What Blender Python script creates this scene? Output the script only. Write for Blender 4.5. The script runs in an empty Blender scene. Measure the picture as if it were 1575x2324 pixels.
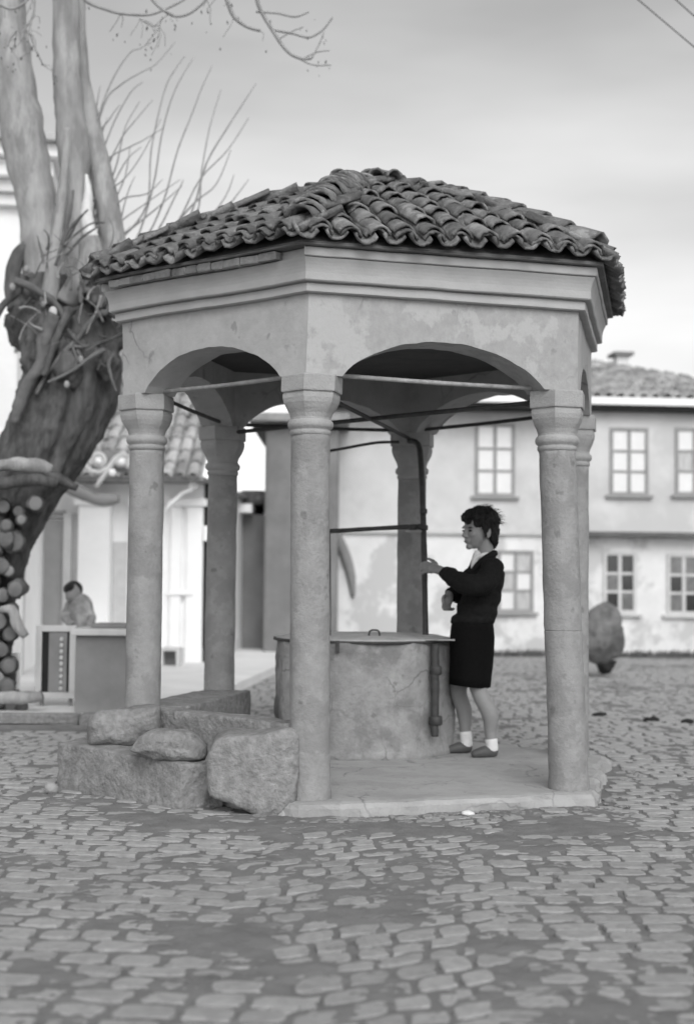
import bpy, bmesh, math, random
import numpy as np
from mathutils import Vector, Matrix, noise as mnoise

random.seed(7); rng = np.random.default_rng(7)
SC = bpy.context.scene
COL = SC.collection

# ------------------------------------------------------------------ camera
# fitted from the six columns of the pavilion (pixels of a 1575 x 2324 copy of the photograph)
FPX, TILT, ROLL, CAMZ = 3113.6, 0.0492, 0.0091, 1.19
ct, st, cr, sr = math.cos(TILT), math.sin(TILT), math.cos(ROLL), math.sin(ROLL)
FWD = Vector((0, ct, st)); R0 = Vector((1, 0, 0)); U0 = Vector((0, -st, ct))
CR = cr*R0 + sr*U0; CU = -sr*R0 + cr*U0
CAM = Vector((0, 0, CAMZ))
cam = bpy.data.cameras.new('camera'); camo = bpy.data.objects.new('camera', cam); COL.objects.link(camo)
M = Matrix.Identity(4)
for i in range(3):
    M[i][0] = CR[i]; M[i][1] = CU[i]; M[i][2] = -FWD[i]; M[i][3] = CAM[i]
camo.matrix_world = M
cam.sensor_fit = 'HORIZONTAL'; cam.sensor_width = 36.0; cam.lens = FPX/1575*36.0
cam.clip_start = 0.05; cam.clip_end = 3000
cam.dof.use_dof = True; cam.dof.focus_distance = 6.75; cam.dof.aperture_fstop = 2.1; cam.dof.aperture_blades = 7
SC.camera = camo
def ray(x, y):
    return (FWD + CR*((x-787.5)/FPX) - CU*((y-1162.0)/FPX))
def px(x, y, Y):            # pixel -> point on the plane at distance Y
    d = ray(x, y); return CAM + d*(Y/d.y)
def pg(x, y, z=0.0):        # pixel -> point on a level plane
    d = ray(x, y); return CAM + d*((z-CAMZ)/d.z)

# ------------------------------------------------------------------ sky, sun, exposure
SUN_AZ, SUN_EL = math.radians(-12), math.radians(40)     # veiled sun behind the camera, a little to its right
w = bpy.data.worlds.new('World'); SC.world = w; w.use_nodes = True
nt = w.node_tree; nt.nodes.clear()
sky = nt.nodes.new('ShaderNodeTexSky'); sky.sky_type = 'NISHITA'; sky.sun_disc = False
sky.sun_elevation = SUN_EL; sky.sun_rotation = math.pi + SUN_AZ
sky.air_density = 1.0; sky.dust_density = 1.5; sky.ozone_density = 1.0
bw = nt.nodes.new('ShaderNodeRGBToBW'); bg = nt.nodes.new('ShaderNodeBackground'); ow = nt.nodes.new('ShaderNodeOutputWorld')
tc = nt.nodes.new('ShaderNodeTexCoord'); mp = nt.nodes.new('ShaderNodeMapping'); nz = nt.nodes.new('ShaderNodeTexNoise')
mp.inputs['Location'].default_value = (6.3, 6, 6.7); mp.inputs['Scale'].default_value = (1.2, 1.2, 5.0); mp.inputs['Rotation'].default_value = (0.0, 0.10, 0.0)
nz.inputs['Scale'].default_value = 2.2; nz.inputs['Detail'].default_value = 4; nz.inputs['Roughness'].default_value = 0.5
mr = nt.nodes.new('ShaderNodeMapRange'); mr.inputs[1].default_value = 0.3; mr.inputs[2].default_value = 0.75
mr.inputs[3].default_value = 0.80; mr.inputs[4].default_value = 1.14
mul = nt.nodes.new('ShaderNodeMath'); mul.operation = 'MULTIPLY'
L = nt.links.new
L(tc.outputs['Generated'], mp.inputs[0]); L(mp.outputs[0], nz.inputs['Vector']); L(nz.outputs[0], mr.inputs[0])
L(sky.outputs[0], bw.inputs[0]); L(bw.outputs[0], mul.inputs[0]); L(mr.outputs[0], mul.inputs[1])
L(mul.outputs[0], bg.inputs['Color']); bg.inputs['Strength'].default_value = 0.12
L(bg.outputs[0], ow.inputs['Surface'])
sun = bpy.data.lights.new('sun', 'SUN'); sun.energy = 0.6; sun.angle = math.radians(35); sun.color = (1, 1, 1)
suno = bpy.data.objects.new('sun', sun); COL.objects.link(suno)
SDIR = Vector((math.sin(SUN_AZ)*math.cos(SUN_EL), math.cos(SUN_AZ)*math.cos(SUN_EL), -math.sin(SUN_EL)))
suno.rotation_euler = SDIR.to_track_quat('-Z', 'Y').to_euler(); suno.location = (18, -26, 20)
SC.view_settings.view_transform = 'Standard'; SC.view_settings.look = 'None'
SC.view_settings.gamma = 1.0; SC.view_settings.use_curve_mapping = False
SC.view_settings.exposure = 1.05
SC.cycles.use_denoising = True
SC.cycles.max_bounces = 6; SC.cycles.diffuse_bounces = 4

# ------------------------------------------------------------------ materials (the photograph is black and white: all greys)
MATS = {}
def mat(name, g, rough=0.85, var=0.18, scale=6.0, bump=0.0, bscale=40.0, spec=0.3, stretch=(1, 1, 1), stain=0.0, stain_scale=1.2,
        stain_val=None, metal=0.0, patch=None, rnd=0.0, crack=0.0, pit=0.0, edge=(.50, .62)):
    if name in MATS: return MATS[name]
    m = bpy.data.materials.new(name); m.use_nodes = True; MATS[name] = m
    t = m.node_tree; N = t.nodes; Lk = t.links.new
    b = N['Principled BSDF']; b.inputs['Roughness'].default_value = rough
    b.inputs['Specular IOR Level'].default_value = spec; b.inputs['Metallic'].default_value = metal
    geo = N.new('ShaderNodeTexCoord'); mp = N.new('ShaderNodeMapping'); mp.inputs['Scale'].default_value = stretch
    gp = N.new('ShaderNodeNewGeometry')
    Lk(gp.outputs['Position'], mp.inputs[0])
    n1 = N.new('ShaderNodeTexNoise'); n1.inputs['Scale'].default_value = scale; n1.inputs['Detail'].default_value = 8; n1.inputs['Roughness'].default_value = 0.62
    Lk(mp.outputs[0], n1.inputs['Vector'])
    r1 = N.new('ShaderNodeMapRange'); r1.inputs[1].default_value = 0.25; r1.inputs[2].default_value = 0.75
    r1.inputs[3].default_value = max(g*(1-var), 0.002); r1.inputs[4].default_value = min(g*(1+var), 0.95)
    Lk(n1.outputs[0], r1.inputs[0]); cur = r1.outputs[0]
    if stain > 0:
        n2 = N.new('ShaderNodeTexNoise'); n2.inputs['Scale'].default_value = stain_scale; n2.inputs['Detail'].default_value = 7; n2.inputs['Roughness'].default_value = 0.65
        Lk(mp.outputs[0], n2.inputs['Vector'])
        r2 = N.new('ShaderNodeMapRange'); r2.interpolation_type = 'SMOOTHSTEP'
        r2.inputs[1].default_value = edge[0]; r2.inputs[2].default_value = edge[1]; r2.inputs[3].default_value = 0; r2.inputs[4].default_value = stain
        Lk(n2.outputs[0], r2.inputs[0])
        mx = N.new('ShaderNodeMix'); mx.data_type = 'FLOAT'; Lk(r2.outputs[0], mx.inputs[0]); Lk(cur, mx.inputs[2])
        mx.inputs[3].default_value = g*0.55 if stain_val is None else stain_val; cur = mx.outputs[0]
    def darken(fac, val):
        nonlocal cur
        mx = N.new('ShaderNodeMix'); mx.data_type = 'FLOAT'; Lk(fac, mx.inputs[0]); Lk(cur, mx.inputs[2]); mx.inputs[3].default_value = val; cur = mx.outputs[0]
    if crack > 0:      # fine branching cracks, broken up by a mask
        nd = N.new('ShaderNodeTexNoise'); nd.inputs['Scale'].default_value = crack*2.2; nd.inputs['Detail'].default_value = 5; Lk(mp.outputs[0], nd.inputs['Vector'])
        vm = N.new('ShaderNodeVectorMath'); vm.operation = 'MULTIPLY_ADD'; vm.inputs[1].default_value = (.45/crack,)*3; Lk(nd.outputs['Color'], vm.inputs[0]); Lk(mp.outputs[0], vm.inputs[2])
        vo = N.new('ShaderNodeTexVoronoi'); vo.feature = 'DISTANCE_TO_EDGE'; vo.inputs['Scale'].default_value = crack; Lk(vm.outputs[0], vo.inputs['Vector'])
        ra = N.new('ShaderNodeMapRange'); ra.inputs[1].default_value = 0.0; ra.inputs[2].default_value = 0.012*crack**.5; ra.inputs[3].default_value = .75; ra.inputs[4].default_value = 0; Lk(vo.outputs['Distance'], ra.inputs[0])
        nm = N.new('ShaderNodeTexNoise'); nm.inputs['Scale'].default_value = crack*.9; Lk(gp.outputs['Position'], nm.inputs['Vector'])
        rb = N.new('ShaderNodeMapRange'); rb.inputs[1].default_value = .47; rb.inputs[2].default_value = .58; Lk(nm.outputs[0], rb.inputs[0])
        mu = N.new('ShaderNodeMath'); mu.operation = 'MULTIPLY'; Lk(ra.outputs[0], mu.inputs[0]); Lk(rb.outputs[0], mu.inputs[1]); darken(mu.outputs[0], g*.4)
    if pit > 0:        # scattered dark chips
        np_ = N.new('ShaderNodeTexNoise'); np_.inputs['Scale'].default_value = pit; np_.inputs['Detail'].default_value = 3; Lk(mp.outputs[0], np_.inputs['Vector'])
        rp = N.new('ShaderNodeMapRange'); rp.inputs[1].default_value = .66; rp.inputs[2].default_value = .72; rp.inputs[4].default_value = .6; Lk(np_.outputs[0], rp.inputs[0]); darken(rp.outputs[0], g*.5)
    if rnd > 0:
        oi = N.new('ShaderNodeObjectInfo'); rr = N.new('ShaderNodeMapRange'); rr.inputs[3].default_value = 1-rnd; rr.inputs[4].default_value = 1+rnd
        Lk(oi.outputs['Random'], rr.inputs[0]); mm = N.new('ShaderNodeMath'); mm.operation = 'MULTIPLY'; Lk(cur, mm.inputs[0]); Lk(rr.outputs[0], mm.inputs[1]); cur = mm.outputs[0]
    Lk(cur, b.inputs['Base Color'])
    if bump > 0:
        n3 = N.new('ShaderNodeTexNoise'); n3.inputs['Scale'].default_value = bscale; n3.inputs['Detail'].default_value = 6; n3.inputs['Roughness'].default_value = 0.6
        Lk(mp.outputs[0], n3.inputs['Vector']); bp = N.new('ShaderNodeBump'); bp.inputs['Strength'].default_value = bump; bp.inputs['Distance'].default_value = 0.02
        Lk(n3.outputs[0], bp.inputs['Height']); Lk(bp.outputs[0], b.inputs['Normal'])
    return m
mat('plaster', 0.345, var=0.14, scale=18, bump=0.3, bscale=34, stain=1.0, stain_scale=2.4, stain_val=0.415, stretch=(1, 1, .8), edge=(.49, .535), crack=2.2, pit=9)
mat('plaster_aged', 0.415, var=0.13, scale=9, bump=0.22, bscale=26, stain=0.6, stain_scale=1.6, stain_val=0.34, edge=(.48, .56), crack=1.8, pit=8)
mat('cornice', 0.41, var=0.10, scale=5, bump=0.12, bscale=30, stain=0.35, stain_scale=1.5, stain_val=0.34, stretch=(1, 1, 1.5))
mat('shaft', 0.29, var=0.18, scale=14, bump=0.4, bscale=60, stain=0.6, stain_scale=4.0, stain_val=0.215, edge=(.5, .57), pit=11)
mat('capital', 0.34, var=0.12, scale=14, bump=0.35, bscale=75)
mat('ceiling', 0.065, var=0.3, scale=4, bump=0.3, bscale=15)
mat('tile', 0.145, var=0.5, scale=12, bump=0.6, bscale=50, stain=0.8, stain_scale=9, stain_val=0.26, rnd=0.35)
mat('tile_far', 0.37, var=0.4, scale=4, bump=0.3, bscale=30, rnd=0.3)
mat('old_wood', 0.16, var=0.4, scale=5, bump=0.4, bscale=30, stretch=(1, 1, 6))
mat('brick', 0.26, var=0.3, scale=16, bump=0.5, bscale=60, rnd=0.15)
mat('iron', 0.05, rough=0.6, var=0.4, scale=25, bump=0.2, bscale=80, spec=0.4)
mat('iron_pale', 0.30, rough=0.6, var=0.35, scale=25, bump=0.2, bscale=80, spec=0.4)
mat('lid', 0.42, rough=0.6, var=0.3, scale=7, stain=0.6, stain_scale=4, stain_val=0.2)
mat('concrete', 0.30, var=0.22, scale=12, bump=0.55, bscale=40, stain=0.85, stain_scale=2.9, stain_val=0.19, edge=(.47, .58), crack=2.6, pit=14)
mat('slab', 0.375, var=0.16, scale=6, bump=0.4, bscale=35, stain=0.6, stain_scale=3.0, stain_val=0.28, edge=(.49, .56), crack=1.7, pit=10)
mat('rock', 0.26, var=0.36, scale=22, bump=1.0, bscale=34, stain=0.5, stain_scale=7, stain_val=0.175, edge=(.5, .56), pit=20)
mat('boulder', 0.17, var=0.5, scale=4, bump=1.0, bscale=12, stain=0.7, stain_scale=2.2, stain_val=0.07)
mat('cobble', 0.315, var=0.16, scale=22, bump=0.35, bscale=70, stain=0.5, stain_scale=13, stain_val=0.24, edge=(.52, .58), rnd=0.10)
mat('dirt', 0.192, var=0.22, scale=5, bump=0.5, bscale=90, stain=0.35, stain_scale=1.3, stain_val=0.21, rough=0.95, spec=0.1)
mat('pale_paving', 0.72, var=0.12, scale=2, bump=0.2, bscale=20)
mat('bark', 0.105, var=0.55, scale=4, bump=1.0, bscale=10, stretch=(3, 3, 0.8), stain=0.7, stain_scale=1.6, stain_val=0.045)
mat('bark_pale', 0.33, var=0.45, scale=3, bump=0.7, bscale=16, stain=0.6, stain_scale=2.2, stain_val=0.19, stretch=(2.5, 2.5, 0.7))
mat('bark_mid', 0.15, var=0.4, scale=5, bump=0.6, bscale=22, stain=0.4, stain_scale=3, stain_val=0.10)
mat('cut_wood', 0.68, var=0.15, scale=14)
mat('twig', 0.30, var=0.3, scale=10)
mat('leaf', 0.12, var=0.3, scale=10)
mat('white_wall', 0.89, var=0.05, scale=3, bump=0.08, bscale=12, stain=0.35, stain_scale=0.8, stain_val=0.8)  # white render; sunlight on the left walls is put into this tone
mat('house_wall', 0.60, var=0.10, scale=2.5, bump=0.1, bscale=12, stain=0.8, stain_scale=0.8, stain_val=0.50, edge=(.46, .6))
mat('house_base', 0.72, var=0.12, scale=2.5, bump=0.15, bscale=12, stain=0.9, stain_scale=1.1, stain_val=0.50, edge=(.48, .56))
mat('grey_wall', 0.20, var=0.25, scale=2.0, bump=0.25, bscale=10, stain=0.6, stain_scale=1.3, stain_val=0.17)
mat('frame_grey', 0.30, var=0.15, scale=8)
mat('frame_pale', 0.55, var=0.12, scale=8)
mat('pane_pale', 0.72, rough=0.12, var=0.06, scale=5, spec=0.5)  # sky reflection and white curtains painted into the glass tone
mat('pane_curtain', 0.45, rough=0.12, var=0.35, scale=9, spec=0.5, stretch=(3, 3, .5))
mat('pane_dark', 0.035, rough=0.08, var=0.4, scale=3, spec=0.5)
mat('pane_mid', 0.16, rough=0.1, var=0.5, scale=6, spec=0.5)
mat('dark', 0.02, var=0.3)
mat('shutter', 0.40, var=0.1, scale=6)
mat('board_grey', 0.23, var=0.2, scale=3, bump=0.15, bscale=14)
mat('board_pale', 0.55, var=0.15, scale=4)
mat('skin', 0.265, rough=0.55, var=0.06, scale=20, spec=0.35)
mat('hair', 0.012, rough=0.5, var=0.5, scale=60, bump=0.9, bscale=120, spec=0.35, stretch=(1, 1, 0.35))
mat('jacket', 0.013, rough=0.9, var=0.35, scale=60, bump=0.4, bscale=150, spec=0.15)
mat('skirt', 0.006, rough=0.95, var=0.3, scale=60, spec=0.1)
mat('white_cloth', 0.72, var=0.06, scale=30, bump=0.2, bscale=90)
mat('shoe', 0.085, rough=0.5, var=0.2)
mat('eye', 0.015, rough=0.3, var=0.1)
mat('lip', 0.22, rough=0.5, var=0.1)
mat('print_cloth', 0.30, var=0.8, scale=9)

# ------------------------------------------------------------------ helpers
def link(name, me, m, parent=None):
    o = bpy.data.objects.new(name, me); COL.objects.link(o)
    if m is not None and not me.materials: me.materials.append(MATS[m])
    if parent is not None: o.parent = parent
    return o
def from_bm(name, bm, m, parent=None, smooth=False, recalc=True):
    if recalc: bmesh.ops.recalc_face_normals(bm, faces=bm.faces[:])
    me = bpy.data.meshes.new(name); bm.to_mesh(me); bm.free()
    if smooth: me.polygons.foreach_set('use_smooth', [True]*len(me.polygons))
    return link(name, me, m, parent)
def from_py(name, v, f, m, parent=None, smooth=False, recalc=True):
    me = bpy.data.meshes.new(name); me.from_pydata([tuple(p) for p in v], [], f)
    bm = bmesh.new(); bm.from_mesh(me)
    if recalc: bmesh.ops.recalc_face_normals(bm, faces=bm.faces[:])
    bm.to_mesh(me); bm.free(); me.update()
    if smooth: me.polygons.foreach_set('use_smooth', [True]*len(me.polygons))
    return link(name, me, m, parent)
def thing(name, label, cat, group=None, loc=(0, 0, 0)):
    o = bpy.data.objects.new(name, None); COL.objects.link(o); o.location = loc; o.empty_display_size = 0.1
    return tag(o, label, cat, group)
def tag(o, label, cat, group=None):
    o['label'] = label; o['category'] = cat
    if group: o['group'] = group
    return o
def structure(o): o['kind'] = 'structure'; return o
def add_box(bm, x0, x1, y0, y1, z0, z1, bevel=0.0):
    r = bmesh.ops.create_cube(bm, size=1.0)
    bmesh.ops.scale(bm, vec=(x1-x0, y1-y0, z1-z0), verts=r['verts'])
    bmesh.ops.translate(bm, vec=((x0+x1)/2, (y0+y1)/2, (z0+z1)/2), verts=r['verts'])
    if bevel > 0:
        es = list({e for v in r['verts'] for e in v.link_edges})
        bmesh.ops.bevel(bm, geom=es, offset=bevel, segments=2, affect='EDGES', profile=0.6)
def box(name, m, parent, x0, x1, y0, y1, z0, z1, bevel=0.0):
    bm = bmesh.new(); add_box(bm, min(x0, x1), max(x0, x1), min(y0, y1), max(y0, y1), min(z0, z1), max(z0, z1), bevel); return from_bm(name, bm, m, parent)
def tube_geo(pts, rad, seg=10, wob=0.0, wscale=6.0, cap=True):
    pts = [Vector(p) for p in pts]; n = len(pts); V = []; F = []
    t0 = (pts[1]-pts[0]).normalized(); a = t0.orthogonal().normalized()
    for i in range(n):
        t = (pts[min(i+1, n-1)]-pts[max(i-1, 0)]).normalized()
        a = (a - t*a.dot(t)); a = a.normalized() if a.length > 1e-6 else t.orthogonal().normalized()
        b = t.cross(a); r = rad[i] if hasattr(rad, '__len__') else rad
        for k in range(seg):
            an = 2*math.pi*k/seg; d = a*math.cos(an)+b*math.sin(an); p = pts[i]+d*r
            if wob > 0: p = p + d*(r*wob*mnoise.fractal(p*wscale, 1.0, 2.0, 4))
            V.append(p)
    for i in range(n-1):
        for k in range(seg):
            F.append((i*seg+k, i*seg+(k+1) % seg, (i+1)*seg+(k+1) % seg, (i+1)*seg+k))
    if cap:
        F.append(tuple(range(seg-1, -1, -1))); F.append(tuple((n-1)*seg+k for k in range(seg)))
    return V, F
def smoothpath(pts, rad, n=6):
    P = [Vector(p) for p in pts]; out = []; ro = []
    for i in range(len(P)-1):
        p0 = P[max(i-1, 0)]; p1 = P[i]; p2 = P[i+1]; p3 = P[min(i+2, len(P)-1)]
        for k in range(n):
            t = k/n
            out.append(0.5*((2*p1)+(p2-p0)*t+(2*p0-5*p1+4*p2-p3)*t*t+(3*p1-p0-3*p2+p3)*t**3)); ro.append(rad[i]*(1-t)+rad[i+1]*t)
    out.append(P[-1]); ro.append(rad[-1]); return out, ro
def tube(name, m, parent, pts, rad, seg=10, wob=0.0, wscale=6.0, smooth_n=0):
    if not hasattr(rad, '__len__'): rad = [rad]*len(pts)
    if smooth_n: pts, rad = smoothpath(pts, rad, smooth_n)
    V, F = tube_geo(pts, rad, seg, wob, wscale); return from_py(name, V, F, m, parent, smooth=True)
def lathe(name, m, parent, prof, seg, warp=None, c=(0, 0), rot=0.0, smooth=True):
    V = []; F = []; n = len(prof)
    for (r, z) in prof:
        for k in range(seg):
            a = rot+2*math.pi*k/seg; V.append((c[0]+r*math.cos(a), c[1]+r*math.sin(a), z))
    for i in range(n-1):
        for k in range(seg): F.append((i*seg+k, i*seg+(k+1) % seg, (i+1)*seg+(k+1) % seg, (i+1)*seg+k))
    F.append(tuple(range(seg-1, -1, -1))); F.append(tuple((n-1)*seg+k for k in range(seg)))
    if warp: V = [warp(v) for v in V]
    return from_py(name, V, F, m, parent, smooth=smooth)
def fract(p, s, o=4): return mnoise.fractal(Vector(p)*s, 0.9, 2.0, o)

# ------------------------------------------------------------------ ground
PZ = 0.07                                  # top of the pavilion's platform
HX, HY, HR, HROT = 0.1412, 8.4438, 1.39, -2.8512
def vnoise(x, y, seed):
    xi = np.floor(x).astype(int); yi = np.floor(y).astype(int); fx = x-xi; fy = y-yi
    def h(a, b):
        n = (a*374761393+b*668265263+seed*982451653) & 0x7fffffff; n = ((n ^ (n >> 13))*1274126177) & 0x7fffffff
        return ((n ^ (n >> 16)) & 0xffff)/65535.0
    fx = fx*fx*(3-2*fx); fy = fy*fy*(3-2*fy)
    return (h(xi, yi)*(1-fx)+h(xi+1, yi)*fx)*(1-fy)+(h(xi, yi+1)*(1-fx)+h(xi+1, yi+1)*fx)*fy
def fbm(x, y, seed, o=4):
    s = 0; a = 0.5
    for i in range(o): s = s+a*vnoise(x, y, seed+i*17); x = x*2.03+5.1; y = y*2.03+1.7; a *= 0.5
    return s
PATCH = [(490, 2139, .26, .2), (393, 2237, .26, .16), (1145, 2151, .26, .20), (1182, 1928, .32, .2), (700, 2200, .16, .10), (930, 1890, .5, .2), (560, 1880, .5, .2), (300, 1860, .35, .2), (860, 2080, .18, .14), (1290, 1880, .3, .2)]
PATCH = [(pg(x, y).x, pg(x, y).y, sx*.8, sy*.8) for x, y, sx, sy in PATCH]
def dirt_z(x, y):
    z = (fbm(x*3.1, y*3.1, 3)-.49)*0.024 + (fbm(x*14, y*14, 11)-.47)*0.017 + (fbm(x*42, y*42, 23, 2)-.37)*0.010
    for cx, cy, sx, sy in PATCH: z = z+0.011*np.exp(-((x-cx)/sx)**2-((y-cy)/sy)**2)
    return z
x = np.concatenate([np.linspace(-400, -9, 16), np.arange(-4.6, -2.6, 0.05), np.arange(-2.6, 2.6, 0.016), np.arange(2.6, 4.6, 0.05), np.linspace(9, 400, 16)])
yy = np.concatenate([np.linspace(-300, -4, 10), [0, 2], np.arange(3.3, 7.4, 0.014), np.arange(7.4, 9.2, .03), np.arange(9.2, 24, 0.10), np.linspace(30, 600, 20)])
GX, GY = np.meshgrid(x, yy); GZ = dirt_z(GX, GY)
GZ = np.where((np.abs(GX) > 5) | (GY < 3) | (GY > 24), 0.0, GZ)
nx, ny = len(x), len(yy)
co = np.stack([GX.ravel(), GY.ravel(), GZ.ravel()], 1).astype(np.float32)
idx = np.arange(nx*ny).reshape(ny, nx)
quad = np.stack([idx[:-1, :-1], idx[:-1, 1:], idx[1:, 1:], idx[1:, :-1]], -1).reshape(-1, 4).astype(np.int32)
me = bpy.data.meshes.new('ground'); me.vertices.add(len(co)); me.vertices.foreach_set('co', co.ravel())
me.loops.add(quad.size); me.loops.foreach_set('vertex_index', quad.ravel())
me.polygons.add(len(quad)); me.polygons.foreach_set('loop_start', np.arange(0, quad.size, 4, dtype=np.int32)); me.polygons.foreach_set('loop_total', np.full(len(quad), 4, np.int32))
me.update(); me.validate(); me.polygons.foreach_set('use_smooth', [True]*len(quad))
ground = structure(link('ground', me, 'dirt'))

# cobbles: three fields laid at different angles, running bond
def cobble_geo(L_, W_):
    n = 18; V = []; F = []; prof = [(1.03, -0.03), (1.0, 0.0015), (0.965, 0.0042), (0.7, 0.0047)]
    rad = []
    e = 6.5; ph = rng.uniform(0, 6.28, 3); am = rng.uniform(0.01, 0.06, 3)
    for k in range(n):
        a = 2*math.pi*k/n; c, s = math.cos(a), math.sin(a)
        r = 1/((abs(c)**e+abs(s)**e)**(1/e)); r *= 1+am[0]*math.sin(2*a+ph[0])+am[1]*math.sin(3*a+ph[1])+am[2]*math.sin(5*a+ph[2])+rng.uniform(-.06, .06)
        rad.append((c*r*L_/2, s*r*W_/2))
    for q, z in prof:
        for (a, b) in rad: V.append((a*q, b*q, z+rng.uniform(-.0012, .0012)))
    for i in range(len(prof)-1):
        for k in range(n): F.append((i*n+k, i*n+(k+1) % n, (i+1)*n+(k+1) % n, (i+1)*n+k))
    V.append((0, 0, 0.0048)); c = len(V)-1; b0 = (len(prof)-1)*n
    for k in range(n): F.append((b0+k, b0+(k+1) % n, c))
    return V, F
VAR = [cobble_geo(1.0, 1.0) for _ in range(14)]
def inhex(x, y, r):
    dx, dy = x-HX, y-HY; a = math.atan2(dy, dx)-HROT; d = math.hypot(dx, dy)
    a = (a % (math.pi/3))-math.pi/6
    return d*math.cos(a) < r*math.cos(math.pi/6)
def zone(x, y):
    b1 = -0.22-0.10*(y-4.0)+0.07*math.sin(y*2.1); b2 = 0.42+0.16*(y-4.0)+0.06*math.sin(y*1.7+1)
    return 0 if x < b1 else (1 if x < b2 else 2)
cob = []
for zi, ang, skew in ((0, math.radians(-7), 0.10), (1, math.radians(27), 1.3), (2, math.radians(2), 0.0)):
    ca, sa = math.cos(ang), math.sin(ang); v = -12.0
    while v < 24:
        h = random.uniform(0.088, 0.125); u = -14+random.uniform(0, .2)
        while u < 14:
            l = random.uniform(0.105, 0.185) if zi != 1 else random.uniform(0.105, 0.16)
            uu, vv = u+l/2, v+h/2+0.05*math.sin(u*0.9+zi)
            us = uu+skew*vv*0.35
            X = ca*us-sa*vv; Y = sa*us+ca*vv+4.0
            u += l+random.uniform(.012, .03)
            if Y < 3.2 or Y > 21.5 or abs(X) > 0.28*Y+0.35: continue
            if zone(X, Y) != zi or inhex(X, Y, HR+0.30): continue
            if X < -1.9 and Y > 10.6: continue
            cob.append((X, Y, ang+random.uniform(-.06, .06), l, h, skew))
        v += h+random.uniform(.010, .024)
def onscreen(X, Y):
    d = Vector((X, Y, 0))-CAM; z = d.dot(FWD); return abs(d.dot(CR)/z*FPX) < 830 and (1162-d.dot(CU)/z*FPX) < 2400
cob.sort(key=lambda c: (not onscreen(c[0], c[1]), c[1]))
cmesh = []
for i, (V, F) in enumerate(VAR):
    m_ = bpy.data.meshes.new('cobble'); m_.from_pydata(V, [], F); m_.materials.append(MATS['cobble']); cmesh.append(m_)
smesh = []
for V, F in VAR:
    m_ = bpy.data.meshes.new('cobble'); m_.from_pydata([(p[0]+.42*p[1], p[1], p[2]) for p in V], [], F); m_.materials.append(MATS['cobble']); smesh.append(m_)
SV = []; SF = []
for i, (X, Y, a, l, h, sk) in enumerate(cob):
    zc = 0.0005+random.uniform(-.005, .004)
    tx, ty = random.uniform(-.02, .02), random.uniform(-.02, .02)
    Mx = Matrix.Translation((X, Y, zc)) @ Matrix.Rotation(a, 4, 'Z') @ Matrix.Rotation(tx, 4, 'X') @ Matrix.Rotation(ty, 4, 'Y')
    Sh = Matrix.Identity(4); Sh[0][1] = sk*0.35 if sk > .2 else 0; 
    k = random.randrange(len(VAR))
    if i < 300:
        o = link('cobble', (smesh if sk > .2 else cmesh)[k], None, ground); o.matrix_world = Mx @ Matrix.Diagonal((l*.935, h*.885, 1, 1))
    else:
        T = Mx @ Sh @ Matrix.Diagonal((l*.935, h*.885, 1, 1)); b = len(SV)
        SV += [T @ Vector(p) for p in VAR[k][0]]; SF += [tuple(b+q for q in f) for f in VAR[k][1]]
o = from_py('cobbles', SV, SF, 'cobble', ground, smooth=False, recalc=False); o['kind'] = 'stuff'

# ------------------------------------------------------------------ the pavilion
KD = {}
def corner_dir(k): a = HROT+math.pi/3*k; return Vector((math.cos(a), math.sin(a), 0))
# small irregularities of the old building: measured minus regular, metres, at base / springing / cornice
mm = [2.47e-3, 2.26e-3, 2.41e-3, 2.84e-3, 3.15e-3, 3.0e-3]
ringr = [(4.5, -8.2), (-6.3, -6.7), (-2.0, 7.2), (-5.0, -4.6), (0.1, 2.7), (4.9, 7.5)]
cornr = [(-6, -6.9), (2, 6.1), (.9, 5.6), (-5, -7), (0, 0), (0, 0)]
baser = [(4, 0), (1.2, 0), (26, 0), (-7, 0), (0, 0), (2, 0)]
def off(k, z):
    k %= 6; s = mm[k]
    B = (baser[k][0]*s, 0.0); Rg = (ringr[k][0]*s, -ringr[k][1]*s); C = (cornr[k][0]*s, -cornr[k][1]*s)
    if z < 1.93: t = max(0, (z-PZ)/(1.93-PZ)); a, b = B, Rg
    else: t = min(1.3, (z-1.93)/(2.645-1.93)); a, b = Rg, C
    return a[0]*(1-t)+b[0]*t, a[1]*(1-t)+b[1]*t
def warp(p):
    p = Vector(p); a = (math.atan2(p.y-HY, p.x-HX)-HROT) % (2*math.pi)/(math.pi/3); k = int(a); t = a-k
    t = t*t*(3-2*t)
    d = math.hypot(p.x-HX, p.y-HY); wgt = min(1, d/1.0)
    o1, o2 = off(k, p.z), off(k+1, p.z)
    return Vector((p.x+wgt*(o1[0]*(1-t)+o2[0]*t), p.y, p.z+wgt*(o1[1]*(1-t)+o2[1]*t)))
def warpk(k):
    def f(p):
        o1 = off(k, p[2]); return Vector((p[0]+o1[0], p[1], p[2]+o1[1]))
    return f
pav = thing('well_pavilion', 'hexagonal open stone pavilion with arches and tiled roof over the well', 'pavilion')
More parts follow.
